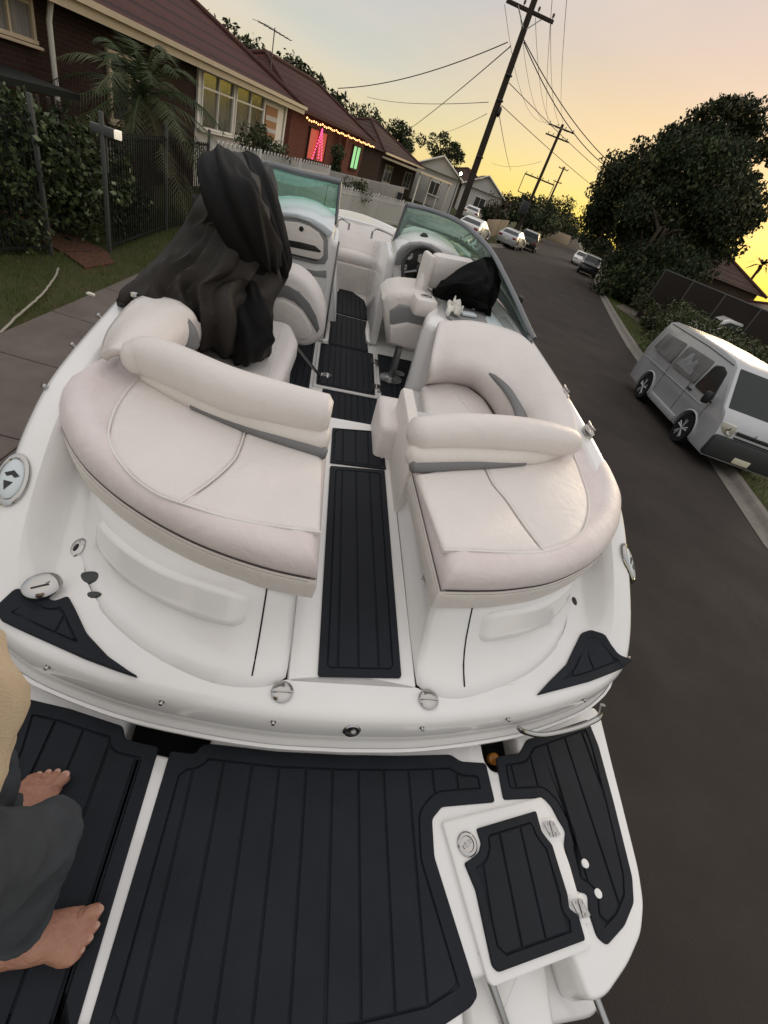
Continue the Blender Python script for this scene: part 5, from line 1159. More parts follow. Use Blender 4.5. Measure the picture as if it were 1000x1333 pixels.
part('blind_stripe', M['weather'], h1, ((6.15,.145,2.22),(1.22,.012,.14)),)
mb = MB(); e1 = hip_roof(mb, -16, 8.0, .2, 9.4, EZ+.12, 2.3, .55, hip=4.9); mb.build('roof', M['tile'], h1); ridge_caps(h1, M['ridge'], e1, EZ+.12, 2.3)
part('fascia', M['fascia'], h1, ((-4.0,-.37,EZ+.02),(25.1,.05,.26)),); part('gutter', M['fascia'], h1, ((-4.0,-.45,EZ+.12),(25.1,.13,.11)))
mb = MB(); hw = hip_roof(mb, -9.5, -1.2, -1.0, 5.0, EZ+.15, 2.55, .4, hip=3.3) if False else None
window(h1, -6.95, .2, 2.5, 1.15, .75, frame='fascia', mull=1, curtain='curtain'); window(h1, -3.4, .2, 1.5, 1.5, 1.3, frame='fascia', mull=1)
mb = MB(); mb.tube([(-6.15,-.1,3.2),(-6.15,-.02,2.9),(-6.15,-.02,.2)], .05, 8); mb.build('downpipe', M['wpaint'], h1)
mb = MB(); a = WD(353,82,27); b = WD(358,36,27); loc = lambda v: Matrix.Rotation(-ang1, 3, 'Z')@(Vector(v)-C1)
mb.tube([loc(a)-Z*1.2, loc(b)], .022, 6); q0 = loc(WD(336,27,27)); q1 = loc(WD(379,53,27)); mb.tube([q0, q1], .016, 5)
for k in range(7):
    p = q0.lerp(q1, .08+k*.14); w = .35-.03*k; mb.tube([p-Vector((0,w,0)), p+Vector((0,w,0))], .008, 5)
mb.build('aerial', M['black'], h1)
# dark awning/porch roof seen above the ivy, part of the near house
part('porch_awning', M['fdark'], h1, ((-9.0,-.9,2.0),(2.8,1.5,.10)))
# second house: red brick, Christmas lights
a2 = Vector((-2.45,32.0,0)); ang2 = R(90-22); h2 = thing('brick_house', 'red brick house with red tiled roof and Christmas lights', 'house', a2, ang2)
part('wall', M['brickr'], h2, ((6.0,3.6,1.7),(12,6.6,3.4)))
mb = MB(); e2 = hip_roof(mb, 0, 12.0, .3, 7.0, 3.42, 1.75, .6, hip=3.2); mb.build('roof', M['tile'], h2); ridge_caps(h2, M['ridge'], e2, 3.42, 1.75); part('gutter', M['ridge'], h2, ((5.9,-.36,3.4),(13.2,.12,.16)))
window(h2, 3.7, .28, 1.35, 2.6, 1.5, frame='ridge', mull=1, curtain='redwin', trans=False); window(h2, 10.6, .28, 1.45, 1.6, 1.35, frame='ridge', mull=1, curtain='green', trans=False)
part('porch_post', M['brickr'], h2, ((7.2,-.05,1.7),(.34,.34,3.3))); part('porch_step', M['greywall'], h2, ((6,-1.2,.45),(12,2.6,.9)))
bulb = MB(); bulb.lathe([(.001,-.05),(.04,-.02),(.045,.01),(.001,.05)], n=6); blb = None
def bulbs(name, label, pts, mt, grp=None, rad=1.0):
    global blb
    t = thing(name, label, 'lights', pts[0]); first = None; mb = MB(); mb.tube([p-pts[0] for p in pts], .012, 4); mb.build('cable', M['black'], t)
    for p in pts:
        if first is None:
            b_ = MB(); b_.lathe([(.001,-.05*rad),(.038*rad,-.02*rad),(.042*rad,.01*rad),(.001,.05*rad)], n=6); first = b_.build('bulb', mt, t); o = first
        else: o = first.copy(); COL.objects.link(o); o.parent = t
        o.location = p-pts[0]
    return t
def H2(x, y, z): return a2+Matrix.Rotation(ang2, 3, 'Z')@Vector((x,y,z))
bulbs('string_lights', 'orange string lights along the red brick house gutter', [H2(.3+k*.30, -.45, 3.16-.07*abs(math.sin(k*.9))) for k in range(40)], M['warm'])
tp = []
for k in range(30):
    f_ = k/29; z_ = 2.95-1.5*f_; w_ = .78*f_; tp.append(H2(3.75+w_*math.sin(k*2.1), .12, z_))
ct = bulbs('christmas_tree', 'pink lit Christmas tree shape in the red house window', tp, M['pink'], rad=1.0); ct['category'] = 'light decoration'
# third and further houses
def house(name, label, px, py, D, ang, L, dep, wall, eave, rise, wm='brickb', rm='tile2', gable=False, wins=(), zf=0):
    p = WD(px, py, D); loc_ = Vector((p.x,p.y,zf)); t = thing(name, label, 'house', loc_, R(90-ang)); 
    part('wall', M[wm], t, ((L/2,dep/2,eave/2),(L,dep,eave)))
    mb = MB()
    if gable:
        o = .4; x0,x1,y0,y1 = -o, L+o, -o, dep+o; xm = L/2; mb.add([(x0,y0,eave),(xm,y0,eave+rise),(x1,y0,eave),(x0,y1,eave),(xm,y1,eave+rise),(x1,y1,eave)], [(0,3,4,1),(1,4,5,2),(0,2,5,3)]); r_ = mb.build('roof', M[rm], t, solid=.0)
        mb = MB(); mb.add([(0,-.02,eave),(L,-.02,eave),(xm,-.02,eave+rise*.93),(0,.1,eave),(L,.1,eave),(xm,.1,eave+rise*.93)], [(0,1,2),(5,4,3),(0,2,5,3),(2,1,4,5),(1,0,3,4)]); mb.build('gable', M['weather'], t)
        for s_ in (0,1): mb = MB(); q = [(x0,y0-.03,eave-.05),(xm,y0-.03,eave+rise-.02)] if s_ == 0 else [(xm,y0-.03,eave+rise-.02),(x1,y0-.03,eave-.05)]; mb.tube(q, .09, 6); mb.build('barge_board', M['wpaint'], t)
    else:
        e = hip_roof(mb, 0, L, 0, dep, eave, rise, .5); mb.build('roof', M[rm], t); ridge_caps(t, M['ridge'], e, eave, rise); part('gutter', M['fascia'], t, ((L/2,-.55,eave),(L+1,.12,.15)))
    for (x, z, w, h) in wins: window(t, x, -.01, z, w, h, mull=1, trans=False)
    return t
h3 = house('brick_house', 'third left house with faded red hip roof and open porch', 493,222,52,30,9,8,3,3.1,2.0,wins=((2,1,1.6,1.3),(7,1,1.8,1.3)))
part('carport_roof', M['fascia'], h3, ((4.5,-2.2,2.75),(9.6,4.0,.14)))
for x in (.2,3.2,6.2,9.0): part('porch_post', M['wpaint'], h3, ((x,-4.0,1.4),(.11,.11,2.7)))
h4 = house('weatherboard_house', 'pale gable fronted house beyond the third red roof', 540,228,62,100,5,11,3,3.3,1.5,'weather','tile2',True,wins=((2.5,1.2,1.4,1.2),))
h5 = house('weatherboard_house', 'white gabled house glimpsed beside the lit lamp', 604,240,80,100,6,12,3,3.3,1.9,'weather','tile2',True,wins=((3.0,1.2,1.6,1.3),))
h6 = house('brown_roof_house', 'farthest left house with brown hip roof by the pale fence', 622,248,84,34,10,9,3,3.1,2.2,'brickb','tile2',wins=((2,1,1.4,1.2),(7,1,1.6,1.2)))
lp = WD(600,226,56); t = thing('lamp', 'glowing yellow lamp on a short post left of the pole', 'lamp', (lp.x,lp.y,0)); mb = MB(); mb.tube([(0,0,0),(0,0,lp.z-.2)], .05, 8); mb.box((0,0,lp.z-.16), (.3,.3,.06), bev=.02); mb.build('lamp_post', M['fpost'], t); mb = MB(); mb.lathe([(.001,-.13),(.11,-.07),(.13,.02),(.001,.13)], c=(0,0,lp.z), n=10); mb.build('lamp_globe', M['lampw'], t)
hr = WD(905,372,44); _c = Vector((31.1,50.4,HC)); h7 = house('brick_house', 'brown tiled house partly hidden behind the fig tree', *(lambda c: (PC[0]+F*c[0]/c[2], PC[1]+F*c[1]/c[2]))(MW.T@np.array((_c.x,_c.y,0))), math.hypot(_c.x,_c.y),205,14,8,3,3.5,2.2,'brickb','tile2',wins=((3,.9,1.6,1.3),(11,.9,1.8,1.3)))
for x in (8.0,9.2): mb = MB(); mb.box((x,1.6,4.62), (.6,.9,.06), rot=Matrix.Rotation(R(26),3,'X')); mb.build('skylight', M['wpaint'], h7)
h8 = house('brick_house', 'low roofed house at the far right behind the fence', 968,372,47,205,12,7,3,2.5,1.3,'brickb','tile2')
pt = WD(992,345,60); t = thing('cabbage_palm', 'small spiky palm crown at the right edge of the sky', 'tree', (pt.x,pt.y,0)); mb = MB(); mb.tube([(0,0,0),(0,0,pt.z)], .12, 8); mb.build('trunk', M['bark'], t); mb = MB()
for k in range(26):
    a = 6.28*k/26; el = rng.uniform(-.5,.9); d_ = Vector((math.cos(a)*math.cos(el), math.sin(a)*math.cos(el), math.sin(el))); p0 = Vector((0,0,pt.z)); s_ = d_.cross(Z).normalized()*.10; q = p0+d_*.8; r_ = p0+d_*1.5-Z*.4; mb.add([p0-s_*.4,p0+s_*.4,q+s_,r_,q-s_], [(0,1,2,4),(4,2,3)])
mb.build('fronds', M['leafd'], t, smooth=None)
# ---------------- fences
def bars_fence(name, label, pts, H, z0, mt, step=.11, bar=.010, post_every=None, mtp=None, loops=False, rails=(.12,.92), postH=None, prad=.03):
    P = [Vector((*p[:2], z0)) for p in pts]; t = thing(name, label, 'fence', P[0]); o0 = P[0]; mb = MB()
    for a, b in zip(P, P[1:]):
        a = a-o0; b = b-o0; L_ = (b-a).length; n = max(2, int(L_/step)); rz = math.atan2((b-a).y, (b-a).x)
        for rl in rails: mb.box((a+b)/2+Z*H*rl, (L_,.028,.038), rz=rz)
        for k in range(1, n):
            p = a.lerp(b, k/n)
            if loops:
                mb.box(p+Z*(H*.5), (bar*2,bar*2,H), rz=rz)
                if k % 2 == 0: q = a.lerp(b, (k+1)/n); mb.tube([p+Z*H, p.lerp(q,.15)+Z*(H+.06), p.lerp(q,.5)+Z*(H+.085), p.lerp(q,.85)+Z*(H+.06), q+Z*H], bar, 5)
            else: mb.box(p+Z*(H*.5+.03), (bar*2,bar*2,H*rails[-1]+.0), rz=rz)
    mb.build('bars', M[mt], t, smooth=None)
    for i, p in enumerate(P):
        mb = MB(); mb.box(p-o0+Z*((postH or H)*.5+.02), (prad*2,prad*2,(postH or H)+.1), rz=0, bev=.006); mb.build('post', M[mtp or mt], t)
    return t
P1 = Vector((-4.10,8.52)); P2 = Vector((-3.60,9.52)); P3 = Vector((-3.43,12.3))
bars_fence('tube_fence', 'dark tubular fence left of the brick garden path', [(-5.6,5.2),(-4.8,7.0),tuple(P1)], 1.72, .12, 'fdark', .10, .009, mtp='fpost', rails=(.06,.98), postH=1.92)
tf = bars_fence('tube_fence', 'dark tubular fence in front of the palm', [tuple(P2),tuple(P3),(-3.05,14.4)], 1.72, .12, 'fdark', .10, .009, mtp='fpost', rails=(.06,.98), postH=1.92)
bars_fence('picket_fence', 'white loop topped metal fence before the white porch', [(-3.0,14.6),(-2.2,17.3),(-1.2,20.3),(-.2,23.0)], 1.72, .12, 'fwhite', .115, .015, loops=True, rails=(.1,.88), postH=1.75)
bars_fence('picket_fence', 'white loop topped metal fence in front of red brick house', [(-.1,23.2),(.95,25.4),(2.4,27.8),(4.0,30.0),(5.6,32.2)], 1.12, .12, 'fwhite', .12, .019, loops=True, rails=(.1,.88), postH=1.2)
bars_fence('picket_fence', 'long white picket fence at the edge of the third garden', [(5.7,32.5),(7.6,35.8),(9.6,39.2)], 1.0, .12, 'fwhite', .15, .022, loops=False, rails=(.1,.9), postH=1.1)
def wallrun(name, label, cat, pts, H, th, mt, z0=.05, post=None):
    P = [Vector((*p[:2],0)) for p in pts]; t = thing(name, label, cat, P[0]+Z*z0); o0 = P[0]
    for a, b in zip(P, P[1:]):
        rz = math.atan2((b-a).y,(b-a).x); mb = MB(); mb.box((a+b)/2-o0+Z*H/2, ((b-a).length-.01,th,H), rz=rz, bev=.01); mb.build('panel', M[mt], t)
    if post:
        mb = MB(); L_ = [p-o0+Z*(H+.02) for p in P]; mb.tube(L_, .035, 6); mb.build('top_rail', M[post], t)
        for p in P: mb = MB(); mb.box(p-o0+Z*(H*.5), (.07,.07,H+.06), bev=.005); mb.build('post', M[post], t)
    return t
wallrun('low_wall', 'low grey rendered wall in front of the red house', 'wall', [tuple(H2(-1,-2.6,0)[:2]), tuple(H2(6,-2.7,0)[:2]), tuple(H2(15,-2.7,0)[:2])], 1.35, .2, 'greywall')
wallrun('paling_fence', 'pale timber paling fence left of the silver sedan', 'fence', [tuple(WD(634,290,44)[:2]), tuple(WD(652,285,56)[:2]), tuple(WD(662,290,66)[:2])], 1.5, .06, 'paling')
wallrun('far_fence', 'pale far fence across the end of the road', 'fence', [tuple(WD(712,300,112)[:2]), tuple(WD(742,312,125)[:2])], 1.9, .1, 'paling')
fr_ = [WD(858,366,34),WD(900,372,32),WD(940,392,29),WD(985,412,26),WD(1060,440,22)]
wallrun('sheet_fence', 'tall brown sheet metal fence behind the white utility', 'fence', [tuple(p[:2]) for p in fr_], 2.75, .05, 'colorb', .1, 'fpost')
wallrun('sheet_fence', 'brown sheet metal fence in the shade of the fig', 'fence', [tuple(WD(838,375,41)[:2]), tuple(WD(868,388,35)[:2])], 1.5, .05, 'colorb', .1)
struct(wallrun('driveway', None, None, [tuple(W(770,410)[:2])]+[tuple(W(790,412)[:2])], .02, .02, 'path') if False else (lambda mb: (mb.slab([tuple(W(x,y,.13)[:2]) for x, y in ((800,398),(832,420),(875,432),(868,408),(838,392))], [(0,.1),(0,.150)]), mb.build('driveway', M['path']))[1])(MB()))
# ---------------- plants of the left garden
t = thing('ivy_hedge', 'tall dark glossy ivy thicket over the fence by the brick path', 'hedge', (-4.6,9.9,0)); bl = []; rr_ = np.random.default_rng(31)
for px, py, D in ((20,170,9.6),(45,185,9.8),(70,180,10.2),(95,190,10.4),(118,205,10.6),(30,215,9.6),(60,230,10),(90,240,10.3),(115,250,10.5),(20,260,9.3),(10,300,9.2),(100,285,10.4),(75,270,10.2),(120,290,10.6),(5,230,9.2),(-30,200,9.0),(-30,260,8.8),(-60,240,8.8),(128,230,10.7),(88,215,10.2),(10,145,9.8),(-25,150,9.5)):
    c = WD(px, py, D); 
    for q in range(3): bl.append((tuple(c+Vector((rr_.normal(-.1,.2), rr_.normal(.15,.2), rr_.normal(0,.16)))-Vector((-4.6,9.9,0))), (.36,.36,.32)))
leaves('foliage', bl, 9000, .085, [M['leafd'],M['leafm'],M['leafm'],M['leafs']], t, 31, 1.5); mb = MB()
for k in range(5): mb = MB(); mb.tube([(rng.normal(0,.3),rng.normal(0,.3),0),(rng.normal(0,.3),rng.normal(0,.3),2.0)], .03, 6); mb.build('stem', M['bark'], t)
t = thing('garden_shrub', 'low dark shrub behind the fence below the palm', 'shrub', (-3.95,11.0,.1)); bl = crown_blobs(rr_, 12, (.3,1.1,.35), .35, (0,0,.45)); leaves('foliage', bl, 2600, .08, [M['leafm'],M['leafo'],M['leafl'],M['leafd']], t, 32)
mb = MB(); mb.tube([(0,0,-.1),(0,0,.5)], .03, 6); mb.build('stem', M['bark'], t)
pc_ = WD(186,132,13.6); t = thing('palm_tree', 'short shaggy palm with drooping fronds behind the dark fence', 'palm', (pc_.x,pc_.y,0)); mb = MB(); mb.tube([(0,0,-.1),(.03,0,pc_.z*.5),(0,0,pc_.z)], [.17,.15,.17], 12); mb.build('trunk', M['bark'], t)
rr_ = np.random.default_rng(12)
for k in range(46):
    a = 2.399*k; el = R(80)-R(135)*(k/45)+rr_.normal(0,.06); L_ = 2.15*rr_.uniform(.8,1.1); d_ = Vector((math.cos(a)*math.cos(el), math.sin(a)*math.cos(el), math.sin(el))); p0 = Vector((0,0,pc_.z+.05)); mb = MB(); pts = []
    for j in range(9):
        f_ = j/8; pts.append(p0+d_*L_*f_-Z*L_*.62*f_**2.0*(1 if el > -.3 else .35))
    mb.tube(pts, [.018-.0018*j for j in range(9)], 5)
    for j in range(2, 36):
        f_ = j/36; i_ = min(int(f_*8), 7); p = pts[i_].lerp(pts[i_+1], f_*8-i_); tdir = (pts[i_+1]-pts[i_]).normalized(); s_ = tdir.cross(Z).normalized(); ln = .42*math.sin(math.pi*min(f_*1.05,.98))**.6+.05
        for sg_ in (-1,1):
            e = p+s_*sg_*ln*.75+tdir*ln*.5-Z*ln*rr_.uniform(.15,.5); n_2 = tdir*.012; mb.add([p-n_2,p+n_2,e], [(0,1,2)])
    o = mb.build('frond', M['leafo'] if k > 30 else (M['leafm'] if k % 3 else M['leafl']), t, smooth=None)
for k in range(18):
    a = 6.28*k/18+.2; mb = MB(); p0 = Vector((math.cos(a)*.16, math.sin(a)*.16, pc_.z-.1)); mb.tube([p0, p0+Vector((math.cos(a)*.18,math.sin(a)*.18,-.35)), p0+Vector((math.cos(a)*.2,math.sin(a)*.2,-1.0))], [.035,.035,.012], 5, squash=.4); mb.build('dead_frond', M['ridge'], t)
sc0 = WD(437,215,33); t = thing('conical_shrub', 'dense dark cone shaped conifer before the red brick house', 'shrub', (sc0.x,sc0.y,.1)); leaves('foliage', [((0,0,.35+.22*k),(.78-.055*k*k*.35,.78-.055*k*k*.35,.4)) for k in range(9)], 4200, .12, [M['leafd'],M['leafm']], t, 14); mb = MB(); mb.tube([(0,0,-.1),(0,0,1.9)], .05, 6); mb.build('stem', M['bark'], t)
for i, (px, py, D, s_, lb) in enumerate(((463,250,26.5,.75,'strappy green shrub above the white picket fence'),(348,195,19.5,.75,'spiky shrub in front of the striped blind'),(330,185,18.6,.6,'low leafy shrub beneath the white porch windows'))):
    c = WD(px, py, D); t = thing('shrub', lb, 'shrub', (c.x,c.y,.1)); rr2 = np.random.default_rng(60+i); leaves('foliage', crown_blobs(rr2, 10, (s_*.7,s_*.7,s_*.6), s_*.45, (0,0,max(c.z-.1,.5))), 900, .14, MD, t, 60+i, 3.2); mb = MB(); mb.tube([(0,0,-.1),(0,0,max(c.z,.6))], .04, 6); mb.build('stem', M['bark'], t)
# letterbox on the fence post
c = WD(136,170,10.2); t = thing('letterbox', 'small grey letterbox with pale lit end on the fence post', 'letterbox', Vector(c)); mb = MB(); mb.box((-.02,0,0),(.34,.13,.12), rz=.25, bev=.01); mb.build('box', M['fpost'], t); mb = MB(); mb.box((.18,.045,0),(.10,.125,.115), rz=.25, bev=.004); mb.build('lit_end', M['porch'], t)
mb = MB(); mb.box((0,.02,-.3),(.04,.04,.5)); mb.build('stand', M['fpost'], t)
# ================================================================== VEHICLES
def car(name, label, cat, loc, heading, L_, Wd, outline, paint, wheels, wr, side_glass, front_glass, rear_glass, belt, roofz, rw=.80, lights=(), grp=None, bumper=None, near=False, plate_y=None, dark_glass='cglass', extra=None):
    # outline in (y,z), y forward; arches are cut out of it
    t = thing(name, label, cat, loc, heading, grp)
    def hw(z): return Wd/2*(1-.03*max(0,(.55-z)/.4)) if z < belt else Wd/2*(1-(1-rw)*sm(0,1,min(1,(z-belt)/(roofz-belt)))*1.0)
    top = [p for p in outline]; bot = []; ys = sorted(wheels, reverse=False)
    zb = .24; poly = list(top)
    for yc in ys:                       # walk along the sill from the tail to the nose
        r_ = wr*1.16; a0 = math.asin(min(1,max(-1,(zb-wr)/r_))); 
        for k in range(11):
            a = math.pi-a0+( (a0)-(math.pi-a0))*k/10; poly.append((yc+r_*math.cos(a), wr+r_*math.sin(a)))
    poly = [p for p in poly]; poly = ccw(poly); mb = MB(); rings = []
    for s_, ins in ((-1,.05),(-.985,.015),(-.94,0),(-.5,0),(0,0),(.5,0),(.94,0),(.985,.015),(1,.05)):
        rings.append([Vector((s_*hw(z)*(1.0 if abs(s_) < 1 else 1.0), y, z)) for y, z in offset(poly, ins)])
    mb.loft(rings, caps=(True, True)); body = mb.build('body', M[paint], t, smooth=35)
    for s_ in (-1,1):
        for g_ in side_glass:
            mb = MB(); q = fillet(ccw(g_), .05, 3); mb.loft([[Vector((s_*(hw(z)+o_), y, z)) for y, z in q] for o_ in (-.05,.004,.007)], caps=(True,True)); mb.build('side_window', M[dark_glass], t, smooth=None)
        for yc in wheels:
            w = thing('wheel', None, None, (0,0,0)); w.parent = t; x0 = s_*(Wd/2-.10); mb = MB(); mb.lathe([(wr*.62,-.10),(wr*.93,-.105),(wr,-.07),(wr,.07),(wr*.93,.105),(wr*.64,.10)], c=(x0,yc,wr), axis=(s_,0,0), n=28); ty = mb.build('tyre', M['rubber'], w)
            mb = MB(); mb.lathe([(wr*.66,.02),(wr*.66,.098),(wr*.60,.095),(wr*.57,.05),(.001,.04)], c=(x0,yc,wr), axis=(s_,0,0), n=24); mb.build('rim_barrel', M['cbump'], w)
            mb = MB(); c = Vector((x0+s_*.08,yc,wr))
            for k in range(5):
                a = 2*math.pi*k/5+.3
                for da in (-.16,.16): mb.tube([c, c+Vector((s_*.012, math.cos(a+da)*wr*.62, math.sin(a+da)*wr*.62))], [wr*.075,wr*.06], 6)
            mb.lathe([(wr*.15,-.02),(wr*.14,.012),(.001,.016)], c=c, axis=(s_,0,0), n=12); mb.lathe([(wr*.64,-.01),(wr*.66,.014),(wr*.60,.014),(wr*.59,-.01)], c=c, axis=(s_,0,0), n=24, caps=False); mb.build('rim', M['silver'], w)
    for nm, g_ in (('windscreen', front_glass), ('rear_window', rear_glass)):
        if not g_: continue
        (y0,z0),(y1,z1),f_ = g_; d = Vector((0,y1-y0,z1-z0)); n_ = Vector((0,d.z,-d.y)).normalized(); n_ = n_ if n_.y*(1 if nm == 'windscreen' else -1) > 0 else -n_
        q = [Vector((-hw(z0)*f_,y0,z0)),Vector((hw(z0)*f_,y0,z0)),Vector((hw(z1)*f_,y1,z1)),Vector((-hw(z1)*f_,y1,z1))]; mb = MB(); mb.loft([[p+n_*o_ for p in q] for o_ in (-.03,.006)], caps=(True,True)); mb.build(nm, M['cglass'], t, smooth=None)
    for nm, mt, y, z, x, w, h, d in lights:
        for s_ in (-1,1): mb = MB(); mb.box((s_*x, y, z),(w,d,h), bev=min(.03,h*.3)); mb.build(nm, M[mt], t)
    if bumper:
        for y, z, h in bumper: mb = MB(); mb.box((0,y,z),(Wd*.98,.16,h), bev=.05); mb.build('bumper', M['cbump' if paint in ('silver',) else paint], t)
    if plate_y is not None:
        for y, z in plate_y: mb = MB(); mb.box((0,y,z),(.37,.02,.12), bev=.004); mb.build('number_plate', M['plate'], t)
    if extra: extra(t, hw)
    return t
VAN = [(2.33,.24),(2.37,.42),(2.35,.70),(2.28,.95),(2.16,1.12),(2.00,1.20),(1.33,1.84),(1.10,1.925),(.5,1.965),(-.8,1.975),(-2.0,1.95),(-2.22,1.89),(-2.31,1.70),(-2.35,1.15),(-2.37,.60),(-2.33,.26)]
def van_extra(t, hw):
    mb = MB(); mb.box((0,2.335,.50),(1.69,.16,.46), bev=.06); mb.build('bumper', M['cbump'], t)
    mb = MB(); mb.box((0,2.335,.86),(.92,.05,.07), bev=.01); mb.box((0,2.35,.76),(.92,.05,.035), bev=.01); g_ = mb.build('grille', M['black'], t)
    mb = MB(); mb.lathe([(.055,0),(.055,.015),(.04,.02),(.001,.02)], c=(0,2.325,.90), axis=(0,1,.25), n=16); mb.build('bonnet_badge', M['chrome'], t)
    for s_ in (-1,1):
        mb = MB(); q = fillet([(2.34,.74),(2.37,.70),(2.30,.98),(2.05,1.06),(2.02,.80)], .03); 
        mb = MB(); mb.box((s_*.67,2.26,.86),(.32,.17,.25), bev=.05, rot=Matrix.Rotation(-s_*.28,3,'Z')); hl = mb.build('headlight', M['lens'], t)
        mb = MB(); mb.lathe([(.085,0),(.08,.012),(.02,.0)], c=(s_*.63,2.352,.86), axis=(-s_*.0,1,.1), n=14); mb.build('lamp_bowl', M['chrome'], hl)
        mb = MB(); mb.box((s_*(hw(1.15)+.13),1.55,1.15),(.16,.13,.26), bev=.05); mi = mb.build('mirror', M['black'], t); mb = MB(); mb.tube([(s_*hw(1.1),1.58,1.08),(s_*(hw(1.15)+.08),1.56,1.12)], .025, 6); mb.build('mirror_arm', M['black'], mi)
        mb = MB(); mb.box((s_*(hw(1.0)+.012),.62,1.02),(.03,.17,.05), bev=.01); mb.build('door_handle', M['cbump'], t)
        mb = MB(); mb.box((s_*(hw(.9)+.006),-.40,.93),(.016,3.5,.022), bev=.006); mb.build('slide_rail', M['silver'], t)
        mb = MB(); mb.box((s_*(hw(.36)+.012),.06,.34),(.04,1.55,.16), bev=.018); mb.build('sill_skirt', M['silver'], t)
        for yl in (1.55,.50,-.70): mb = MB(); mb.box((s_*(hw(.8)+.001),yl,.82),(.006,.010,.75 if yl != 1.55 else .45)); mb.build('door_seam', M['black'], t)
        mb = MB(); mb.tube([(s_*(hw(1.80)+.006),1.20,1.83),(s_*(hw(1.84)+.006),0,1.87),(s_*(hw(1.84)+.006),-2.1,1.86)], .010, 6); mb.build('roof_gutter', M['cbump'], t)
        for yc in (1.33,-1.24):
            mb = MB(); mb.tube([(s_*(Wv/2+.0),yc+.415*math.cos(a),.34+.415*math.sin(a)) for a in np.linspace(-.1,math.pi+.1,17)], .022, 6); mb.build('arch_flare', M['silver'], t)
    # pale pictorial sticker on the middle side window
    mb = MB(); q = [(.28,1.22),(.30,1.33),(.20,1.36),(.17,1.50),(.04,1.57),(-.03,1.43),(-.12,1.49),(-.20,1.62),(-.33,1.60),(-.39,1.43),(-.50,1.37),(-.52,1.24)]
    mb.add([(hw(z)+.0098, y, z) for y, z in q], [tuple(range(len(q)))])
    mb.build('window_sticker', mat('pale_sticker', (.21,.215,.22), .5, var=.4, vscale=7), t, smooth=None)
Wv = 1.70
wA = W(826,518); wB = W(873,574); fwd = (wB-wA); fwd.z = 0; mid = (wA+wB)/2; fwd.normalize(); lft = Vector((-fwd.y, fwd.x, 0))
vloc = mid+lft*(Wv/2)-fwd*.045; vloc.z = .02
car('van', 'silver delivery van with alloy wheels parked on the right kerb', 'van', vloc, math.atan2(fwd.y,fwd.x)-math.pi/2, 4.7, Wv, VAN, 'silver', (-1.24,1.33), .335,
    [[(1.52,1.12),(.72,1.12),(.72,1.66),(.98,1.72),(1.22,1.66)]], ((2.02,1.19),(1.36,1.83),.90), None, 1.10, 1.975, .84, extra=van_extra, plate_y=((2.425,.37),))
van = bpy.data.objects['van']
def hwv(z): return Wv/2 if z < 1.10 else Wv/2*(1-.16*sm(0,1,min(1,(z-1.10)/.875)))
for s_ in (-1,1):
    for q in ([(.60,1.14),(-.66,1.14),(-.66,1.68),(.60,1.70)],[(-.80,1.16),(-2.0,1.20),(-1.96,1.64),(-.80,1.68)]):
        mb = MB(); q = fillet(ccw(q), .06, 3); mb.loft([[Vector((s_*(hwv(z)+o_), y, z)) for y, z in q] for o_ in (-.05,.004,.007)], caps=(True,True)); mb.build('side_window', M['cglass2'], van, smooth=None)
SED = [(2.25,.30),(2.28,.55),(2.20,.74),(1.25,.92),(.95,.96),(.30,1.34),(-.1,1.43),(-.8,1.42),(-1.30,1.30),(-1.80,1.03),(-2.25,.98),(-2.32,.85),(-2.34,.55),(-2.28,.30)]
SUV = [(2.2,.34),(2.25,.62),(2.15,.95),(1.05,1.08),(.80,1.12),(.30,1.60),(.0,1.70),(-1.6,1.70),(-2.0,1.60),(-2.18,1.10),(-2.24,.7),(-2.2,.34)]
UTE = [(2.45,.36),(2.50,.65),(2.40,.98),(1.45,1.10),(1.15,1.14),(.60,1.62),(.3,1.72),(-.55,1.70),(-.78,1.55),(-.82,1.10),(-2.45,1.08),(-2.55,.95),(-2.55,.50),(-2.45,.36)]
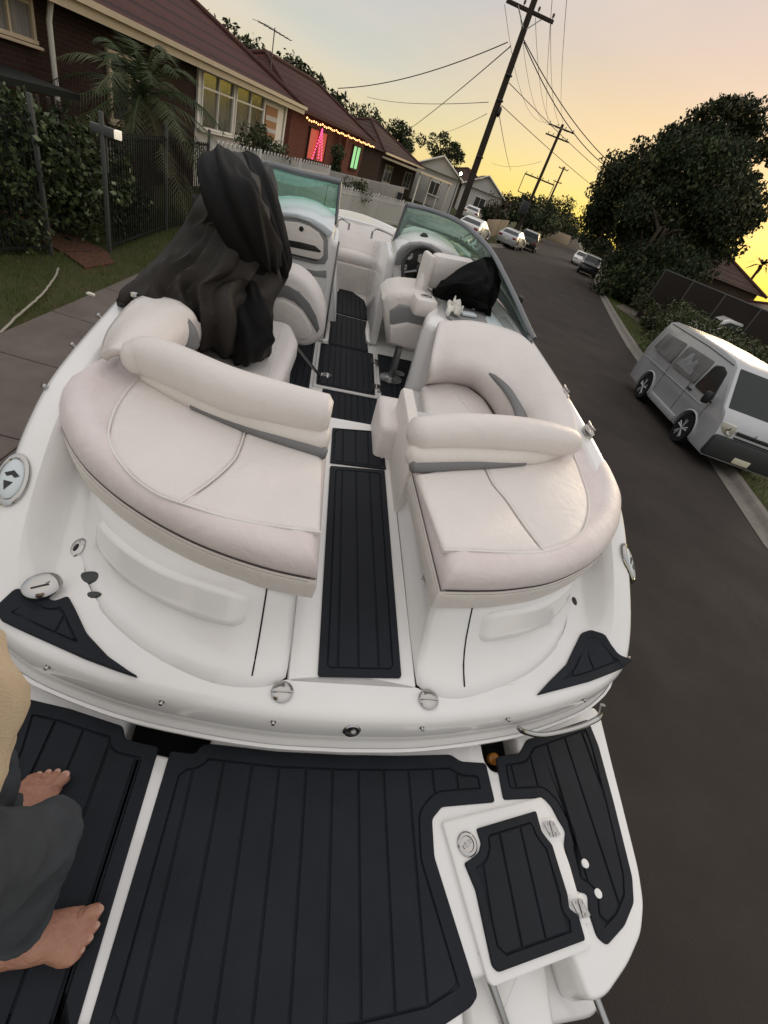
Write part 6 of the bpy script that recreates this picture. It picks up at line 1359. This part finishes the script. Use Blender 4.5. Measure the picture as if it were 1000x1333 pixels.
def smallcar(label, cat, name, px, py, heading, kind, paint, grp='parked cars', loc=None, zz=.02):
    p = W(px, py) if loc is None else Vector(loc); p.z = zz; O = dict(sedan=SED, wagon=SUV, ute=UTE)[kind]
    if kind == 'sedan': a = dict(side_glass=[[(.78,.98),(.26,1.28),(-.1,1.36),(-.25,1.36),(-.25,.99)],[(-.33,.99),(-.33,1.36),(-.8,1.35),(-1.2,1.24),(-1.45,1.03)]], front_glass=((.92,.98),(.32,1.33),.86), rear_glass=((-1.76,1.06),(-1.31,1.29),.84), belt=.95, roofz=1.43, rw=.78, wheels=(-1.38,1.36), wr=.32, W_=1.78)
    elif kind == 'wagon': a = dict(side_glass=[[(.66,1.14),(.26,1.54),(-.4,1.60),(-.4,1.14)],[(-.48,1.14),(-.48,1.60),(-1.3,1.60),(-1.3,1.14)],[(-1.38,1.14),(-1.38,1.58),(-1.85,1.52),(-1.98,1.16)]], front_glass=((.78,1.14),(.32,1.59),.86), rear_glass=((-2.16,1.14),(-2.01,1.57),.82), belt=1.1, roofz=1.7, rw=.82, wheels=(-1.34,1.36), wr=.36, W_=1.84)
    else: a = dict(side_glass=[[(1.0,1.16),(.58,1.56),(.28,1.62),(.18,1.62),(.18,1.16)],[(.10,1.16),(.10,1.62),(-.5,1.60),(-.66,1.5),(-.66,1.16)]], front_glass=((1.13,1.16),(.62,1.61),.86), rear_glass=((-.815,1.18),(-.785,1.52),.8), belt=1.1, roofz=1.72, rw=.82, wheels=(-1.5,1.55), wr=.37, W_=1.84)
    ln = O[0][0]; tl = min(q[0] for q in O)
    return car(name, label, cat, p, heading, 4.6, a['W_'], O, paint, a['wheels'], a['wr'], a['side_glass'], a['front_glass'], a['rear_glass'], a['belt'], a['roofz'], a['rw'], lights=(('headlight','lens',ln-.06,.68,.62,.36,.15,.16),('tail_light','red',tl+.05,.82,.66,.34,.17,.10)), grp=grp, plate_y=((tl-.01,.62),))
hd_ = lambda az: R(-az)
smallcar('silver sedan parked on the left facing away', 'car', 'sedan', 663, 322, hd_(33), 'sedan', 'silver')
smallcar('black wagon with bright tail parked beyond the silver sedan', 'car', 'wagon', 0, 0, hd_(26), 'wagon', 'cblack', loc=tuple(WD(694,305,56)[:2])+(0,))
smallcar('black utility with pale front parked below the fig tree', 'utility', 'utility', 0, 0, hd_(26+180), 'ute', 'cblack', loc=tuple(WD(768,345,55)[:2])+(0,))
smallcar('white sedan parked behind the black utility', 'car', 'sedan', 0, 0, hd_(25+180), 'sedan', 'cwhite', loc=tuple(WD(757,335,66)[:2])+(0,))
smallcar('dark small car far along the road on the left', 'car', 'sedan', 732, 311, hd_(26), 'sedan', 'cgrey')
smallcar('white sedan seen over the windscreen frame near the kerb', 'car', 'sedan', 0, 0, hd_(30), 'sedan', 'cwhite', loc=tuple(WD(619,296,42)[:2])+(0,))
smallcar('white car in the driveway right of the near pole', 'car', 'sedan', 0, 0, hd_(22), 'sedan', 'cwhite', loc=tuple(WD(618,272,64)[:2])+(0,), zz=.2)
smallcar('white utility with roof bar parked behind the hedge', 'utility', 'utility', 0, 0, hd_(118), 'ute', 'cwhite', loc=tuple(WD(958,425,27.0)[:2])+(0,), zz=.40)
bn = WD(412,640/2,1)  # unused
t = thing('wheelie_bin', 'dark wheelie bin by the third house porch', 'bin', WD(520,250,44)-Z*WD(520,250,44).z); mb = MB(); mb.slab(fillet([(-.28,-.33),(.28,-.33),(.28,.33),(-.28,.33)], .05), [(.06,.08),(0,.98)]); mb.build('tub', M['cbump'], t); mb = MB(); mb.slab(fillet([(-.31,-.38),(.31,-.38),(.31,.36),(-.31,.36)], .05), [(0,.98),(0,1.03),(.05,1.08)]); mb.build('lid', M['black'], t)
# ---------------- boat trailer under the hull
tr = thing('boat_trailer', 'galvanised boat trailer carrying the white speedboat', 'trailer'); tr.matrix_world = Matrix.Translation((0,0,0))
for s_ in (-1,1):
    mb = MB(); mb.tube([Vector((s_*.62,.7,.36)), Vector((s_*.62,5.0,.40)), Vector((.1*s_,7.6,.42))], .05, 6); mb.build('chassis_rail', M['steel'], tr)
    mb = MB(); mb.tube([Vector((s_*.62,1.2,.36)), Vector((s_*.75,1.2,.62))], .035, 6); mb.tube([Vector((s_*.62,4.0,.4)), Vector((s_*.70,4.0,.66))], .035, 6); mb.build('bunk_arm', M['steel'], tr)
    for yc in (2.3,3.1):
        w = thing('wheel', None, None); w.parent = tr; mb = MB(); mb.lathe([(.19,-.09),(.29,-.10),(.315,-.06),(.315,.06),(.29,.10),(.19,.09)], c=(s_*1.02,yc,.33), axis=(s_,0,0), n=24); mb.build('tyre', M['rubber'], w); mb = MB(); mb.lathe([(.195,-.05),(.19,.06),(.10,.05),(.001,.06)], c=(s_*1.02,yc,.33), axis=(s_,0,0), n=20); mb.build('rim', M['steel'], w)
mb = MB()
for yc in (1.0,2.3,3.1,5.0): mb.box((0,yc,.34),(1.9 if yc in (2.3,3.1) else 1.3,.07,.07))
mb.build('cross_member', M['steel'], tr)
mb = MB(); mb.tube([(0,7.5,.42),(0,8.2,.42)], .05, 6); mb.tube([(0,7.7,.05),(0,7.7,.75)], .035, 6); mb.build('drawbar', M['steel'], tr)
# put the group origins of loose plants at their foot
for nm, px, py in (('fig_tree',812,388),):
    b = W(px, py); rebase(bpy.data.objects[nm], (b.x,b.y,0))
b = WD(920,330,56); rebase(bpy.data.objects['tall_gum'], (b.x,b.y,0))
a = WD(888,403,16.8); rebase(bpy.data.objects['hedge'], (a.x,a.y,0))
# ================================================================== CAMERA, SKY, SUN
cam = bpy.data.cameras.new('camera'); co = bpy.data.objects.new('camera', cam); COL.objects.link(co); SC.camera = co
cam.sensor_fit = 'VERTICAL'; cam.sensor_height = 36; cam.sensor_width = 27; cam.lens = F/1333*36; cam.clip_start = .05; cam.clip_end = 6000
mc = Matrix(((MW[0][0], -MW[0][1], -MW[0][2], 0), (MW[1][0], -MW[1][1], -MW[1][2], 0), (MW[2][0], -MW[2][1], -MW[2][2], HC), (0,0,0,1)))
co.matrix_world = mc
SUN_AZ = R(48); SUN_EL = R(4)
wd = bpy.data.worlds.new('World'); SC.world = wd; wd.use_nodes = True; nt = wd.node_tree; nt.nodes.clear()
N = nt.nodes.new; L = nt.links.new
out = N('ShaderNodeOutputWorld'); bg = N('ShaderNodeBackground'); L(bg.outputs[0], out.inputs[0])
sky = N('ShaderNodeTexSky'); sky.sky_type = 'NISHITA'; sky.sun_disc = False; sky.sun_elevation = SUN_EL; sky.sun_rotation = SUN_AZ; sky.dust_density = 3
tc = N('ShaderNodeTexCoord'); nz = N('ShaderNodeVectorMath'); nz.operation = 'NORMALIZE'; L(tc.outputs['Generated'], nz.inputs[0])
dt = N('ShaderNodeVectorMath'); dt.operation = 'DOT_PRODUCT'; L(nz.outputs[0], dt.inputs[0]); dt.inputs[1].default_value = (math.sin(SUN_AZ), math.cos(SUN_AZ), 0.0)
sp = N('ShaderNodeSeparateXYZ'); L(nz.outputs[0], sp.inputs[0])
def ramp(src, stops):
    r = N('ShaderNodeValToRGB'); e = r.color_ramp.elements
    while len(e) < len(stops): e.new(.5)
    for el, (p, c) in zip(e, stops): el.position = p; el.color = (*c, 1)
    L(src, r.inputs[0]); return r
def lin(r, g, b): return tuple(((c/255+.055)/1.055)**2.4 if c > 10 else c/255/12.92 for c in (r, g, b))
near = ramp(sp.outputs['Z'], [(0, lin(255,226,80)), (.05, lin(255,226,112)), (.13, lin(244,209,146)), (.23, lin(226,198,174)), (.36, lin(208,187,183)), (.55, lin(225,218,216)), (1, lin(248,244,240))])
far = ramp(sp.outputs['Z'], [(0, lin(233,206,150)), (.045, lin(217,205,170)), (.10, lin(196,197,186)), (.21, lin(178,184,190)), (.55, lin(214,216,220)), (1, lin(248,244,240))])
mr = N('ShaderNodeMapRange'); mr.interpolation_type = 'SMOOTHSTEP'; mr.inputs['From Min'].default_value = .64; mr.inputs['From Max'].default_value = 1.04; L(dt.outputs['Value'], mr.inputs['Value'])
mx = N('ShaderNodeMixRGB'); L(mr.outputs[0], mx.inputs[0]); L(far.outputs[0], mx.inputs[1]); L(near.outputs[0], mx.inputs[2])
# thin high cloud breaking the gradient
mp = N('ShaderNodeMapping'); mp.inputs['Scale'].default_value = (1.2,1.2,5); L(nz.outputs[0], mp.inputs[0])
cn = N('ShaderNodeTexNoise'); cn.inputs['Scale'].default_value = 1.6; cn.inputs['Detail'].default_value = 5; L(mp.outputs[0], cn.inputs['Vector'])
cr = ramp(cn.outputs['Fac'], [(.45, (0,0,0)), (.75, (.35,.35,.35))])
m2 = N('ShaderNodeMixRGB'); L(cr.outputs[0], m2.inputs[0]); L(mx.outputs[0], m2.inputs[1]); m2.inputs[2].default_value = (*lin(242,214,188), 1)
sc = N('ShaderNodeVectorMath'); sc.operation = 'SCALE'; L(sky.outputs[0], sc.inputs[0]); sc.inputs['Scale'].default_value = .008
ad = N('ShaderNodeVectorMath'); ad.operation = 'ADD'; L(m2.outputs[0], ad.inputs[0]); L(sc.outputs[0], ad.inputs[1])
L(ad.outputs[0], bg.inputs['Color']); bg.inputs['Strength'].default_value = 1.12
sl = bpy.data.lights.new('sun', 'SUN'); sl.energy = .8; sl.angle = R(15); sl.color = (1,.80,.55)
so = bpy.data.objects.new('sun', sl); COL.objects.link(so)
so.rotation_euler = Vector((math.sin(SUN_AZ)*math.cos(R(10)), math.cos(SUN_AZ)*math.cos(R(10)), math.sin(R(10)))).to_track_quat('Z', 'Y').to_euler()
SC.view_settings.view_transform = 'Standard'; SC.view_settings.look = 'None'; SC.view_settings.gamma = 1; SC.view_settings.exposure = 0
SC.view_settings.use_curve_mapping = False
SC.cycles.max_bounces = 8; SC.cycles.transparent_max_bounces = 24
